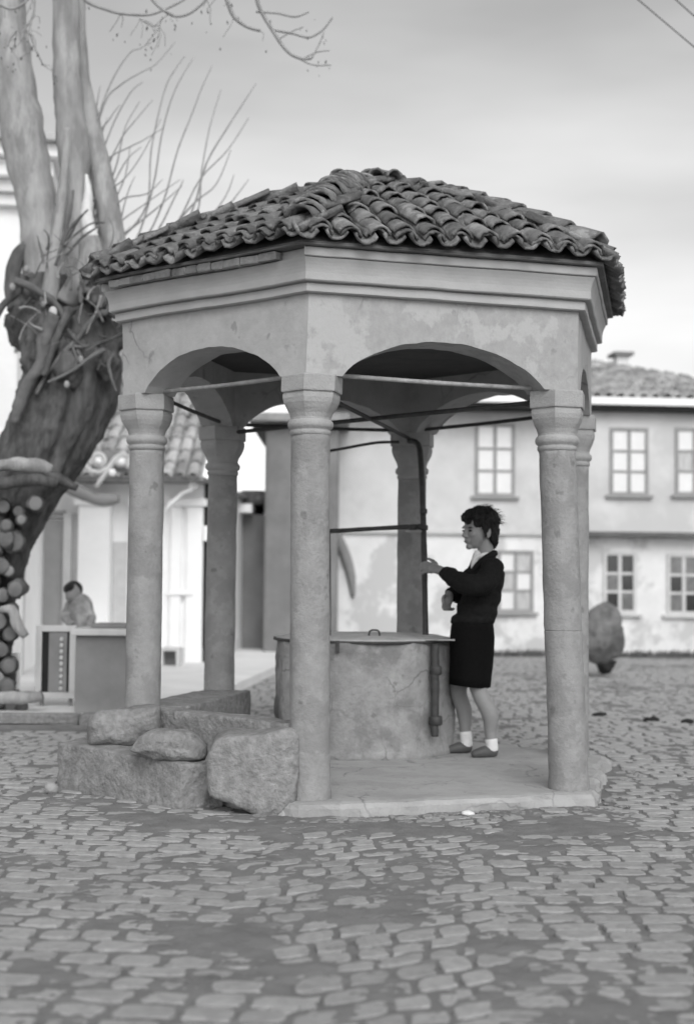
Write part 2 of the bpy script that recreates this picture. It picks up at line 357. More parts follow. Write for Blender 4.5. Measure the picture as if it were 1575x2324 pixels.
# platform
def plat():
    n = 30; V = []; F = []
    rings = [(0.0, PZ), (0.6, PZ), (0.965, PZ), (0.99, PZ-.008), (1.0, PZ-.03), (1.005, -0.06)]
    out = []
    for k in range(6):
        a = corner_dir(k)*(HR+0.235); b = corner_dir(k+1)*(HR+0.235)
        for i in range(n): out.append(a.lerp(b, i/n))
    m_ = len(out)
    for q, z in rings:
        for p in out:
            P = Vector((HX, HY, z))+p*q
            if q > .9:
                nn = fract(P, 3.0)*.05+fract(P, 14)*.018; P += p.normalized()*nn*(0.7 if q < 1 else 1)
            P.z += fract((P.x, P.y, 0), 5)*.004
            V.append(P)
    for i in range(1, len(rings)-1):
        for k in range(m_): F.append((i*m_+k, i*m_+(k+1) % m_, (i+1)*m_+(k+1) % m_, (i+1)*m_+k))
    F.append(tuple(m_+k for k in range(m_)))
    return from_py('platform', V[0:], F, 'slab', None, smooth=False)
structure(plat())
# columns
for k in range(6):
    c = Vector((HX, HY, 0))+corner_dir(k)*HR; wk = warpk(k)
    prof = [(0.112, PZ-.02), (0.111, PZ+.03), (0.107, PZ+.07), (0.1045, PZ+.14), (0.103, 0.6), (0.102, 1.2), (0.100, 1.86), (0.100, 1.925)]
    if k == 2: prof[5:5] = [(0.102, .90), (0.102, .922), (0.1018, .9275), (0.0995, .929), (0.0995, .932), (0.1018, .9335), (0.102, .939), (0.102, .96)]
    def wn(p, wk=wk):
        p = Vector(p); n_ = fract(p, 5)*.004+fract(p, 22)*.002
        d = Vector((p.x-c.x, p.y-c.y, 0)).normalized(); return wk(p+d*n_)
    pr = []
    for i in range(len(prof)-1):
        for j in range(6 if prof[i+1][1]-prof[i][1] > .3 else 2):
            t = j/(6 if prof[i+1][1]-prof[i][1] > .3 else 2); pr.append((prof[i][0]*(1-t)+prof[i+1][0]*t, prof[i][1]*(1-t)+prof[i+1][1]*t))
    pr.append(prof[-1])
    col_ = lathe('column', 'shaft', pav, pr, 40, wn, c)
    ring = [(0.100, 1.915), (0.107, 1.927), (0.108, 1.940), (0.103, 1.945), (0.104, 1.950), (0.115, 1.958), (0.120, 1.972), (0.118, 1.988), (0.108, 2.0), (0.10, 2.004)]
    lathe('neck_ring', 'capital', col_, ring, 40, wk, c)
    # bell: a hexagon at the top that rounds off towards the ring
    V = []; F = []; seg = 48
    bell = [(0.108, 1.998, 1.0), (0.109, 2.012, .9), (0.118, 2.035, .75), (0.135, 2.062, .5), (0.149, 2.09, .3), (0.155, 2.115, .15), (0.155, 2.136, 0), (0.151, 2.141, 0),
            (0.151, 2.147, 0), (0.1625, 2.149, 0), (0.1645, 2.156, 0), (0.1645, 2.232, 0), (0.161, 2.2395, 0)]
    for r, z, q in bell:
        for i in range(seg):
            a = 2*math.pi*i/seg; b = ((a % (math.pi/3))-math.pi/6); hx = math.cos(math.pi/6)/math.cos(b)
            rr = r*(hx*(1-q)+q*0.97); ang = HROT+a; V.append(wk((c.x+rr*math.cos(ang), c.y+rr*math.sin(ang), z)))
    for i in range(len(bell)-1):
        for j in range(seg): F.append((i*seg+j, i*seg+(j+1) % seg, (i+1)*seg+(j+1) % seg, (i+1)*seg+j))
    F.append(tuple((len(bell)-1)*seg+j for j in range(seg)))
    from_py('capital', V, F, 'capital', col_)
# arched walls
SPR, CROWN, WTOP = 2.238, 2.455, 2.88
RO, RI = 1.520, 1.262
for k in range(6):
    a0, a1 = corner_dir(k), corner_dir(k+1); mid = ((a0+a1)/2).normalized(); tan = (a1-a0).normalized()
    A = 0.565; ts = [-A+2*A*i/40 for i in range(41)]
    def zb(t):
        u = min(1, abs(t)/A); return SPR+(CROWN-SPR)*(1-u**2.05)**0.80
    apo, api, hso, hsi = RO*.8660254, RI*.8660254, RO/2, RI/2
    cols_o = [-hso, -(hso+A)/2]+ts+[(hso+A)/2, hso]; cols_i = [-hsi, -(hsi+A)/2]+ts+[(hsi+A)/2, hsi]
    zz = [SPR, SPR]+[zb(t) for t in ts]+[SPR, SPR]
    rows = 5; V = []; F = []; nC = len(cols_o)
    for (cols_, ap, sgn) in ((cols_o, apo, 1), (cols_i, api, -1)):
        for j in range(rows):
            for i in range(nC):
                z = zz[i]+(WTOP-zz[i])*j/(rows-1)
                P = Vector((HX, HY, 0))+mid*ap+tan*cols_[i]+Vector((0, 0, z))
                if 0 < i < nC-1:
                    P += mid*(fract(P, 2.5)*.006*sgn)
                    if j == 0 and 2 <= i < nC-2: P.z += fract(P, 9)*.006
                V.append(warp(P))
    nV = rows*nC
    for s in (0, 1):
        for j in range(rows-1):
            for i in range(nC-1):
                q = s*nV; F.append((q+j*nC+i, q+j*nC+i+1, q+(j+1)*nC+i+1, q+(j+1)*nC+i))
    for i in range(nC-1): F.append((i, i+1, nV+i+1, nV+i)); F.append((nV-nC+i, nV-nC+i+1, 2*nV-nC+i+1, 2*nV-nC+i))
    from_py('arched_wall', V, F, 'plaster' if k == 1 else 'plaster_aged', pav)
# cornice: ledges, cavetto and top fillet swept round the hexagon; the fillet is broken off on one side, where bricks show
def sweep(name, prof, m, faces, parent, subd=14):
    V = []; F = []; n = len(prof)
    for k in faces:
        b = len(V); a0, a1 = corner_dir(k), corner_dir(k+1)
        for i in range(subd+1):
            d = a0.lerp(a1, i/subd)
            for (r, z) in prof:
                P = Vector((HX, HY, z))+d*r
                if 0 < i < subd: P += d*(fract(P, 3)*.004); 
                P.z += fract(P, 4)*.003
                V.append(warp(P))
        for i in range(subd):
            for j in range(n-1): F.append((b+i*n+j, b+i*n+j+1, b+(i+1)*n+j+1, b+(i+1)*n+j))
        F.append(tuple(b+j for j in range(n))); F.append(tuple(b+subd*n+j for j in range(n)))
    bm = bmesh.new()
    o = from_py(name, V, F, m, parent); return o
base_prof = [(1.40, 2.671), (1.553, 2.671), (1.563, 2.676), (1.563, 2.718), (1.553, 2.722), (1.553, 2.725), (1.592, 2.727), (1.598, 2.733), (1.598, 2.772), (1.601, 2.790), (1.606, 2.808), (1.613, 2.824), (1.621, 2.838), (1.625, 2.845), (1.40, 2.846)]
sweep('cornice', base_prof, 'cornice', range(6), pav)
fil = [(1.40, 2.8485), (1.632, 2.8485), (1.638, 2.853), (1.638, 2.890), (1.634, 2.896), (1.40, 2.896)]
sweep('cornice_fillet', fil, 'cornice', (1, 2, 3, 4, 5), pav)
sweep('cornice_core', [(1.40, 2.8485), (1.596, 2.8485), (1.596, 2.896), (1.40, 2.896)], 'plaster_aged', (0,), pav)
sweep('eave_board', [(1.40, 2.899), (1.672, 2.899), (1.678, 2.903), (1.676, 2.918), (1.40, 2.918)], 'old_wood', range(6), pav)
a0, a1 = corner_dir(0), corner_dir(1); t = 0.06
bricks = []
while t < 0.93:
    l = random.uniform(.055, .085); 
    if t+l > .95: break
    bm = bmesh.new(); add_box(bm, -l*1.7/2+.004, l*1.7/2-.004, -.045, .0, -.021, .021, .006)
    for v in bm.verts: v.co += Vector((random.uniform(-.004, .004), random.uniform(-.004, .004), random.uniform(-.003, .003)))
    o = from_bm('brick', bm, 'brick', pav)
    d = a0.lerp(a1, t+l/2); P = warp(Vector((HX, HY, 2.872))+d*random.uniform(1.612, 1.632))
    dirx = (warp(Vector((HX, HY, 2.87))+a1*1.62)-warp(Vector((HX, HY, 2.87))+a0*1.62)).normalized()
    yv = Vector((0, 0, 1)).cross(dirx); R_ = Matrix((dirx, yv, dirx.cross(yv))).transposed().to_4x4()
    o.matrix_world = Matrix.Translation(P) @ R_ @ Matrix.Rotation(math.pi if False else 0, 4, 'Z')
    t += l
# dark boarded ceiling inside, tone lowered further to deepen the interior shade
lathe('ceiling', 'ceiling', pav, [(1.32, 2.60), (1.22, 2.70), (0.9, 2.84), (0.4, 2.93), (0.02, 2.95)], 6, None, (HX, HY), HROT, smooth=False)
# tie rods
def cap_pt(k, z=2.262, r=1.36): return warpk(k)(Vector((HX, HY, z))+corner_dir(k)*r)
for k in range(6):
    tube('tie_rod', 'iron_pale' if k in (0, 1) else 'iron', pav, [cap_pt(k), cap_pt(k).lerp(cap_pt(k+1), .5)+Vector((0, 0, -.006)), cap_pt(k+1)], 0.0125, 10, .12, 9, 5)
tube('cross_tie', 'iron', pav, [cap_pt(5, 2.20, 1.30), cap_pt(2, 2.20, 1.30)], 0.014, 10)
tube('cross_tie', 'iron', pav, [cap_pt(1, 2.17, 1.30), cap_pt(4, 2.20, 1.30)], 0.013, 10)

# the long dressed block
def block(name, corners, m, amp=.02, cuts=12, seed=0):
    bm = bmesh.new(); vs = [bm.verts.new(c) for c in corners]
    for f in ((0, 1, 2, 3), (4, 5, 6, 7), (0, 1, 5, 4), (1, 2, 6, 5), (2, 3, 7, 6), (3, 0, 4, 7)): bm.faces.new([vs[i] for i in f])
    bmesh.ops.recalc_face_normals(bm, faces=bm.faces[:])
    bmesh.ops.bevel(bm, geom=bm.edges[:], offset=.012, segments=2, affect='EDGES', profile=.6)
    bmesh.ops.subdivide_edges(bm, edges=bm.edges[:], cuts=3, use_grid_fill=True)
    bmesh.ops.subdivide_edges(bm, edges=[e for e in bm.edges if e.calc_length() > .02], cuts=2, use_grid_fill=True)
    c = sum((v.co for v in bm.verts), Vector())/len(bm.verts)
    bm.normal_update()
    for v in bm.verts:
        p = v.co+Vector((seed, 0, 0)); v.co += v.normal*(amp*mnoise.fractal(p*5, .8, 2, 4)+amp*.35*mnoise.noise(p*24))
    return from_bm(name, bm, m, None, smooth=True)
# ------------------------------------------------------------------ roof
RE, ZE, RH, RP = 1.705, 2.945, 0.655, 1.36
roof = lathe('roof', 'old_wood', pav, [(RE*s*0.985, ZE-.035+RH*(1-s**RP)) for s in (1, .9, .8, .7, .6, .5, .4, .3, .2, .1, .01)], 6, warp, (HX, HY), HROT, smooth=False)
def tile_geo(w0, w1, ln, h, th, seed):
    r_ = random.Random(seed); n = 9; V = []; F = []; nl = 3
    for side in (0, 1):
        for j in range(nl+1):
            t = j/nl; wd = w0*(1-t)+w1*t
            for i in range(n):
                u = i/(n-1)*2-1; a = u*1.35
                xx = math.sin(a)/math.sin(1.35)*wd/2; z = (math.cos(a)-math.cos(1.35))/(1-math.cos(1.35))*h*(wd/w0)
                if side: xx *= (1-th*1.6/(wd/2)*0.6); z -= th
                y_ = t*ln
                if j in (0, nl): y_ += r_.uniform(-.009, .009)+.012*mnoise.noise(Vector((u*2, seed*1.7, j)))
                z += 0.007*mnoise.noise(Vector((xx*18, y_*14, seed*3.1)))
                V.append((xx, y_, z))
    m_ = (nl+1)*n
    for j in range(nl):
        for i in range(n-1):
            F.append((j*n+i, j*n+i+1, (j+1)*n+i+1, (j+1)*n+i)); F.append((m_+j*n+i, m_+(j+1)*n+i, m_+(j+1)*n+i+1, m_+j*n+i+1))
    for i in range(n-1):
        F.append((i, m_+i, m_+i+1, i+1)); q = nl*n; F.append((q+i, q+i+1, m_+q+i+1, m_+q+i))
    for j in range(nl):
        F.append((j*n, (j+1)*n, m_+(j+1)*n, m_+j*n)); q = n-1; F.append((j*n+q, m_+j*n+q, m_+(j+1)*n+q, (j+1)*n+q))
    return V, F
COVER = [tile_geo(.122, .102, .36, .045, .0115, i) for i in range(6)]
TM = []
for i, (V, F) in enumerate(COVER):
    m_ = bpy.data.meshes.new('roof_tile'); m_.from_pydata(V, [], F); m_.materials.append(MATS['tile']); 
    bm = bmesh.new(); bm.from_mesh(m_); bmesh.ops.recalc_face_normals(bm, faces=bm.faces[:]); bm.to_mesh(m_); bm.free()
    m_.polygons.foreach_set('use_smooth', [True]*len(m_.polygons)); TM.append(m_)
def frame(P, up_slope, nrm, flip=False, roll=0, yaw=0, pitch=0):
    y_ = up_slope.normalized(); z = (nrm-y_*nrm.dot(y_)).normalized(); x_ = y_.cross(z)
    R_ = Matrix((x_, y_, z)).transposed().to_4x4()
    if flip: R_ = R_ @ Matrix.Rotation(math.pi, 4, 'Y')
    return Matrix.Translation(P) @ R_ @ Matrix.Rotation(pitch, 4, 'X') @ Matrix.Rotation(roll, 4, 'Y') @ Matrix.Rotation(yaw, 4, 'Z')
TILES = []      # (priority, matrix, variant)
def surf(k, s, c):     # point on face k: s = 1 at the eave, c = offset along the face
    a0, a1 = corner_dir(k), corner_dir(k+1); mid = ((a0+a1)/2).normalized(); tan = (a1-a0).normalized()
    return Vector((HX, HY, 0))+mid*(RE*.866*s)+tan*c+Vector((0, 0, ZE+RH*(1-max(s, 0)**RP))), mid, tan
PITCH = 0.150
for k in range(6):
    half = RE/2
    for ci in range(-13, 14):
        c = ci*PITCH/2; cover = (ci % 2 == 0)
        smin = abs(c)/half
        if smin > .97: continue
        s = 1.0; row = 0
        while s > max(smin-.01, .07):
            P, mid, tan = surf(k, s, c)
            P2, _, _ = surf(k, s-.12, c)
            up = (P2-P); nrm = tan.cross(up); nrm = nrm if nrm.z > 0 else -nrm
            nrm.normalize()
            sag = 0.012*math.sin(c*3+k)+.01*fract((c*2, s*3, k), 1.5)
            lift = (0.040 if cover else 0.037)+sag+random.uniform(-.004, .004)
            Pw = warp(P)+nrm*lift-up.normalized()*(0.035 if not cover else 0.0)*(1 if row == 0 else .3)
            jit = random.uniform
            TILES.append(((0 if k in (0, 1, 2) else 2)+(0 if cover or row == 0 else 1), frame(Pw+tan*jit(-.008, .008)-up.normalized()*jit(-.012, .02), up, nrm, not cover, jit(-.09, .09), jit(-.07, .07), (-.085 if cover else .03)+jit(-.035, .02)), random.randrange(6)))
            if row == 0 and cover:       # a second, nested tile at the eave
                TILES.append((0 if k in (0, 1, 2) else 2, frame(Pw-nrm*.019-up.normalized()*jit(-.01, .03)+tan*jit(-.008, .008), up, nrm, False, jit(-.1, .1), jit(-.06, .06), -.05), random.randrange(6)))
            row += 1; dl = random.uniform(.165, .20); s -= dl/(RE*.866)/math.sqrt(1+(RH*RP*max(s, .05)**(RP-1)/(RE*.866))**2)
for k in range(6):       # hips
    s = (.98, .955, .95, .98, .98, .98)[k]; d = corner_dir(k)
    while s > .05:
        P = Vector((HX, HY, 0))+d*(RE*s)+Vector((0, 0, ZE+RH*(1-min(s, 1)**RP)))
        s2 = s-.1; P2 = Vector((HX, HY, 0))+d*(RE*s2)+Vector((0, 0, ZE+RH*(1-max(s2, 0.001)**RP)))
        up = P2-P; tan = Vector((-d.y, d.x, 0)); nrm = tan.cross(up); nrm = nrm if nrm.z > 0 else -nrm; nrm.normalize()
        hump = 0.046+(0.05*math.sin(max(0, min(1, (1.0-s)*1.35))*math.pi)**.8 if k == 1 else 0)
        TILES.append((0 if k in (0, 1, 2) else 2, frame(warp(P)+nrm*hump+tan*random.uniform(-.02, .02)*(1.4 if k == 1 else 1), up, nrm, False, random.uniform(-.12, .12), random.uniform(-.14, .14), -.22 if k == 1 else -.09) @ Matrix.Diagonal((1.5, 1.0, 1.4, 1)), random.randrange(6)))
        s -= (0.031 if k == 1 else 0.085)*random.uniform(.8, 1.25)
top = Vector((HX, HY, ZE+RH+.05))
for i in range(9):       # the jumble at the top
    a = random.uniform(0, 6.28); P = top+Vector((random.uniform(-.06, .12), random.uniform(-.12, .05), -.10+i*.006)); up = Vector((math.cos(a), math.sin(a), .0))
    TILES.append((0, frame(P, up, Vector((random.uniform(-.3, .3), random.uniform(-.3, .3), 1)), False), random.randrange(6)))
cs = [px(x_, y_, Y_) for Y_ in (HY-.16, HY+.06) for x_, y_ in ((868, 424), (940, 432), (918, 396), (880, 390))]
cap_stone = block('cap_stone', [cs[i] for i in (0, 1, 2, 3, 4, 5, 6, 7)], 'tile', .012, seed=21); cap_stone.parent = pav
TILES.sort(key=lambda q: q[0])
SV = []; SF = []
for i, (pr, Mx, v) in enumerate(TILES):
    if i < 300:
        o = link('roof_tile', TM[v], None, roof); o.matrix_world = Mx
    else:
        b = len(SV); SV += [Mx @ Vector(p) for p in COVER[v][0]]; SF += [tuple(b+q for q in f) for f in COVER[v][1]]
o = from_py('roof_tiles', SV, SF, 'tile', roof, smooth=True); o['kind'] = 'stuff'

# ------------------------------------------------------------------ stones
def rock(name, outline, Y, thick, m='rock', amp=1.0, seed=0, lean=0.0, boxy=2.6, sharp=False):
    P = [px(x_, y_, Y) for x_, y_ in outline]; n = len(P); c = sum(P, Vector())/n
    res = []
    N = 44; per = [0]
    for i in range(n): per.append(per[-1]+(P[(i+1) % n]-P[i]).length)
    for q in range(N):
        s = per[-1]*q/N
        for i in range(n):
            if per[i] <= s <= per[i+1]: res.append(P[i].lerp(P[(i+1) % n], (s-per[i])/(per[i+1]-per[i]))); break
    if not sharp: res = [(res[i-1]+res[i]*2+res[(i+1) % N])/4 for i in range(N)]
    V = []; F = []; prof = []
    steps = 9
    for j in range(steps+1):
        a = -math.pi/2+math.pi*j/steps; cx = abs(math.cos(a))**(2/boxy); sx = math.copysign(abs(math.sin(a))**(2/boxy), a)
        prof.append((cx, sx))
    inner = [(q, -1.0) for q in (0.12, .3, .5, .7)]
    full = [(q*prof[1][0], prof[0][1]) for q in (.15, .4, .65, .85)] + prof[1:-1] + [(q*prof[-2][0], prof[-1][1]) for q in (.85, .65, .4, .15)]
    for q, d in full:
        for p in res:
            v = c+(p-c)*q; v.y += d*thick/2 + lean*(v.z-c.z)
            V.append(v)
    for j in range(len(full)-1):
        for k in range(N): F.append((j*N+k, j*N+(k+1) % N, (j+1)*N+(k+1) % N, (j+1)*N+k))
    F.append(tuple(range(N-1, -1, -1))); F.append(tuple((len(full)-1)*N+k for k in range(N)))
    out = []
    for v in V:
        nn = (v-c).normalized()
        out.append(v+nn*amp*(0.030*mnoise.fractal(v*4+Vector((seed, 0, 0)), .8, 2, 4)+0.010*mnoise.noise(v*18)+0.012*(mnoise.cell(v*7+Vector((seed, 1, 0)))-.5)*0.4-.016*abs(mnoise.noise(v*9+Vector((seed, 7, 0))))))
    o = from_py(name, out, F, m, None, smooth=True)
    return o
def yb(x_, y_, z=0.0): return pg(x_, y_, z).y
f0, f1 = pg(128, 1792), pg(408, 1840)          # front foot line of the block
ax = (f1-f0); ln = ax.length; ax.normalize(); bk = Vector((-ax.y, ax.x, 0)); bk = bk if bk.y > 0 else -bk
h0, h1, dp = 0.27, 0.245, 0.30
e = f1+bk*dp*0.75+ax*.09
cs = [f0, f1, e, f0+bk*dp-ax*.01, f0+Vector((-.01, .015, h0)), f1+Vector((0, .02, h1)), e+Vector((0.015, 0, h1+.01)), f0+bk*dp+Vector((.01, 0, h0+.02))]
cs = [c+Vector((0, 0, -.012)) for c in cs]
tag(block('stone_block', cs, 'rock', .013, seed=3), 'long rough hewn stone block lying flat, carrying two smaller stones', 'stone')
Yb = yb(590, 1848)
tag(rock('boulder', [(470, 1720), (490, 1672), (520, 1660), (585, 1662), (640, 1648), (682, 1652), (688, 1690), (682, 1760), (668, 1830), (620, 1852), (560, 1832), (480, 1798), (467, 1765)], Yb+.10, .30, amp=.6, seed=5, lean=.12, boxy=9, sharp=True),
    'big squarish stone slab leaning against the foot of a column', 'stone')
tag(rock('small_boulder', [(297, 1702), (320, 1672), (345, 1655), (420, 1652), (445, 1665), (468, 1690), (470, 1722), (400, 1729), (350, 1727), (318, 1712)], yb(408, 1840)+.17, .26, amp=.7, seed=9, boxy=3.8, sharp=True),
    'small rounded stone sitting on the right end of the long block', 'stone')
tag(rock('rough_stone', [(200, 1640), (215, 1618), (260, 1605), (330, 1600), (366, 1600), (372, 1650), (345, 1680), (300, 1700), (270, 1690), (205, 1690)], 7.74, .28, amp=.9, seed=12, boxy=4.0, sharp=True),
    'rough stone behind the long block at the foot of the outer column', 'stone')
tag(rock('round_pebble', [(101, 1785), (108, 1776), (122, 1776), (132, 1786), (131, 1800), (118, 1806), (104, 1800)], yb(117, 1806)+.03, .07, m='slab', amp=.2, seed=2, boxy=2.0),
    'fist sized pale round stone at the far end of the long block', 'stone')
for (x_, y_, r_, lab) in ((1062, 1852, .024, 'white stone chip on the dirt before the platform edge'), (1478, 1638, .05, 'dark pair of clods on the cobbles right of the pavilion'), (1360, 1626, .045, 'dark clod lying close behind the right front column'), (1560, 1642, .04, 'dark clod on the open cobbles toward the facade')):
    P = pg(x_, y_); V = []; 
    bm = bmesh.new(); bmesh.ops.create_icosphere(bm, subdivisions=3, radius=r_)
    for v in bm.verts: v.co = Vector((v.co.x*1.4, v.co.y, v.co.z*.55)); v.co += v.co.normalized()*r_*.35*mnoise.noise(v.co*30+Vector((x_, 0, 0)))
    bmesh.ops.translate(bm, vec=P+Vector((0, 0, .012)), verts=bm.verts[:])
    tag(from_bm('stone_chip' if y_ > 1800 else 'clod', bm, 'pale_paving' if y_ > 1800 else 'dark', smooth=True), lab, 'stone')

V = []; F = []
for _ in range(150):
    k = random.choice((0, 1, 1, 1, 2)); t_ = random.random(); d = corner_dir(k).lerp(corner_dir(k+1), t_)*(HR+.27+abs(random.gauss(0, .16))); P = Vector((HX, HY, .004))+d
    r_ = random.uniform(.004, .018)*(1 if random.random() < .85 else 1.8); bm = bmesh.new(); bmesh.ops.create_icosphere(bm, subdivisions=1, radius=r_); q = len(V)
    for v in bm.verts: V.append(P+Vector((v.co.x*1.5*random.uniform(.8, 1.2), v.co.y*random.uniform(.8, 1.2), v.co.z*.55)))
    bm.verts.index_update(); F += [tuple(q+v.index for v in f.verts) for f in bm.faces]; bm.free()
for _ in range(46):      # straws and bits of twig
    P = pg(random.uniform(100, 1500), random.uniform(1850, 2250), .014); a = random.uniform(-.6, .6); l = random.uniform(.03, .13); b = Vector((math.cos(a), math.sin(a), 0))*l
    v_, f_ = tube_geo([P, P+b*.5+Vector((0, random.uniform(-.012, .012), .006)), P+b], .0016, 4); q = len(V); V += v_; F += [tuple(q+j for j in f) for f in f_]
o = from_py('gravel', V, F, 'rock', None, recalc=False); o['kind'] = 'stuff'; o['label'] = 'loose grit, chips and straw scattered in front of the platform'; o['category'] = 'gravel'

# ------------------------------------------------------------------ low stone parapets between two pairs of columns
def parapet(k0, k1, inn, out_, ztop, seed):
    a = Vector((HX, HY, 0))+corner_dir(k0)*HR; b = Vector((HX, HY, 0))+corner_dir(k1)*HR
    t = (b-a).normalized(); n_ = Vector((-t.y, t.x, 0))
    if n_.dot(a-Vector((HX, HY, 0))) < 0: n_ = -n_
    a += t*.09; b -= t*.09
    lo = [a+n_*out_, b+n_*out_, b-n_*inn, a-n_*inn]
    cs = [p+Vector((0, 0, PZ-.02)) for p in lo]+[p+Vector((0, 0, ztop)) for p in lo]
    o = block('parapet', cs, 'rock', .012, seed=seed); o.parent = pav; return o
parapet(0, 1, .10, .08, .445, 4)
parapet(5, 0, .26, .08, .438, 8)

# ------------------------------------------------------------------ the well
wf = pg(835, 1727, PZ); WR = 0.60; WC = Vector((px(826, 1500, wf.y+WR).x, wf.y+WR, 0))
WT = px(830, 1460, wf.y).z
well = thing('stone_well', 'round grey stone well head with a flat metal lid under the pavilion', 'well', None, (WC.x, WC.y, PZ))
def prt(o, root): o.parent = root; o.matrix_parent_inverse = Matrix.Translation(-root.location); return o
def wn(p):
    p = Vector(p); d = Vector((p.x-WC.x, p.y-WC.y, 0)); d = d.normalized() if d.length > 1e-5 else d
    a = (math.atan2(d.y, d.x)+.25) % (math.pi/4)-math.pi/8; oc = (math.cos(math.pi/8)/math.cos(a)-.975)*WR*.8 if Vector((p.x-WC.x, p.y-WC.y, 0)).length > .3 else 0
    return p+d*(oc+fract(p, 3)*.014+fract(p, 12)*.007)
prof = [(WR+.015, PZ-.02), (WR+.012, PZ+.03)]+[(WR, PZ+.06+i*(WT-PZ-.07)/16) for i in range(17)]+[(WR-.012, WT)]
prt(lathe('well_wall', 'concrete', None, prof, 72, wn, (WC.x, WC.y)), well)
lid = prt(lathe('lid', 'lid', None, [(WR-.05, WT+.004), (WR-.012, WT+.006), (WR-.010, WT+.014), (WR-.06, WT+.02), (WR-.1, WT+.030), (0.05, WT+.036)], 64, None, (WC.x, WC.y)), well)
V, F = [], []
prt(lathe('lid_band', 'iron', None, [(WR-.006, WT-.006), (WR+.004, WT-.006), (WR+.004, WT+.010), (WR-.006, WT+.010)], 64, None, (WC.x, WC.y)), well)
hp = [px(837, 1452, WC.y-.28), px(838, 1437, WC.y-.28), px(843, 1431, WC.y-.28), px(856, 1431, WC.y-.28), px(861, 1437, WC.y-.28), px(861, 1452, WC.y-.28)]
h = tube('handle', 'iron', None, hp, .0062, 8, 0, 6, 5); h.parent = lid
def wellpt(x_, y_, off_=.0):
    d = ray(x_, y_); d2 = Vector((d.x, d.y)); c2 = Vector((CAM.x-WC.x, CAM.y-WC.y)); A_ = d2.dot(d2); B_ = 2*c2.dot(d2); C_ = c2.dot(c2)-(WR+off_)**2
    s = (-B_-math.sqrt(max(0, B_*B_-4*A_*C_)))/(2*A_); return CAM+d*s
prt(box('hinge', 'iron', None, *(lambda p: (p.x-.012, p.x+.012, p.y-.012, p.y+.03, p.z-.045, WT+.012))(wellpt(766, 1465, .01)), .003), well)
pump = thing('water_pump', 'rusty pipe and rods of the old pump standing on the well lid', 'pump', None, (px(965, 1452, 9.15).x, 9.15, WT))
for nm, pts, rad in (('riser_pipe', [px(966, 1456, 9.15), px(964, 1330, 9.25), px(961, 1200, 9.35), px(957, 1080, 9.45), px(953, 1022, 9.52), px(944, 1004, 9.56), px(928, 1000, 9.62)], .0205),
                     ('side_pipe', [px(690, 1208, 9.35), px(760, 1205, 9.35), px(880, 1198, 9.35), px(955, 1194, 9.33)], .0155),
                     ('feed_pipe', [px(690, 1032, 9.5), px(760, 1021, 9.5), px(820, 1010, 9.5), px(860, 1004, 9.5), px(905, 1003, 9.55)], .010),
                     ('thin_rod', [px(749, 1450, 8.9), px(749, 1300, 8.9), px(748, 1212, 9.3)], .006)):
    prt(tube(nm, 'iron', None, pts, rad, 12, .12, 14, 6), pump)
for (x_, y_, r_) in ((938, 1196, .030), (956, 1195, .032), (962, 1197, .028), (964, 1285, .026), (961, 1160, .026), (969, 1452, .05)):
    c = px(x_, y_, 9.33 if y_ < 1400 else 9.15); prt(lathe('pipe_joint', 'iron', None, [(r_*.8, c.z-.02), (r_, c.z-.015), (r_, c.z+.012), (r_*.8, c.z+.017)], 8, None, (c.x, c.y)), pump)
c = px(940, 1206, 9.30); prt(box('valve_lever', 'iron_pale', None, c.x-.06, c.x+.05, c.y-.01, c.y+.01, c.z-.006, c.z+.006, .002), pump)
spout = thing('drain_pipe', 'vertical rusty metal pipe strapped down the side of the well', 'pipe', None, tuple(wellpt(985, 1668, .03)))
d0 = [wellpt(987, y_, .03) for y_ in (1462, 1520, 1580, 1640, 1672)]
prt(tube('pipe', 'iron', None, d0, [.026, .028, .027, .025, .022], 14, .1, 12, 4), spout)
for y_, r_ in ((1522, .038), (1636, .042)):
    c = wellpt(989, y_, .03); prt(lathe('pipe_joint', 'iron', None, [(r_*.8, c.z-.03), (r_, c.z-.022), (r_, c.z+.022), (r_*.8, c.z+.03)], 10, None, (c.x, c.y)), spout)
c = wellpt(989, 1458, .02); prt(box('hook', 'iron_pale', None, c.x-.07, c.x+.12, c.y-.02, c.y+.02, WT+.012, WT+.022, .003), spout)

# ------------------------------------------------------------------ figures: overlapping volumes fused by a voxel remesh
PRE = [None]
def ell(bm, c, r, rot=None, seg=20):
    q = bmesh.ops.create_uvsphere(bm, u_segments=seg, v_segments=seg//2+2, radius=1.0)
    Mx = Matrix.Translation(Vector(c)) @ (rot.to_4x4() if rot is not None else Matrix.Identity(4)) @ Matrix.Diagonal((r[0], r[1], r[2], 1))
    if PRE[0] is not None: Mx = PRE[0] @ Mx
    bmesh.ops.transform(bm, matrix=Mx, verts=q['verts'])
def limb(bm, pts, rad, flat=1.0, seg=16):
    P, R_ = smoothpath(pts, rad, 5); V, F = tube_geo(P, R_, seg)
    vs = [bm.verts.new(v if PRE[0] is None else PRE[0] @ v) for v in V]
    for f in F: bm.faces.new([vs[i] for i in f])
    ell(bm, P[0], (R_[0],)*3, None, 14); ell(bm, P[-1], (R_[-1],)*3, None, 14)
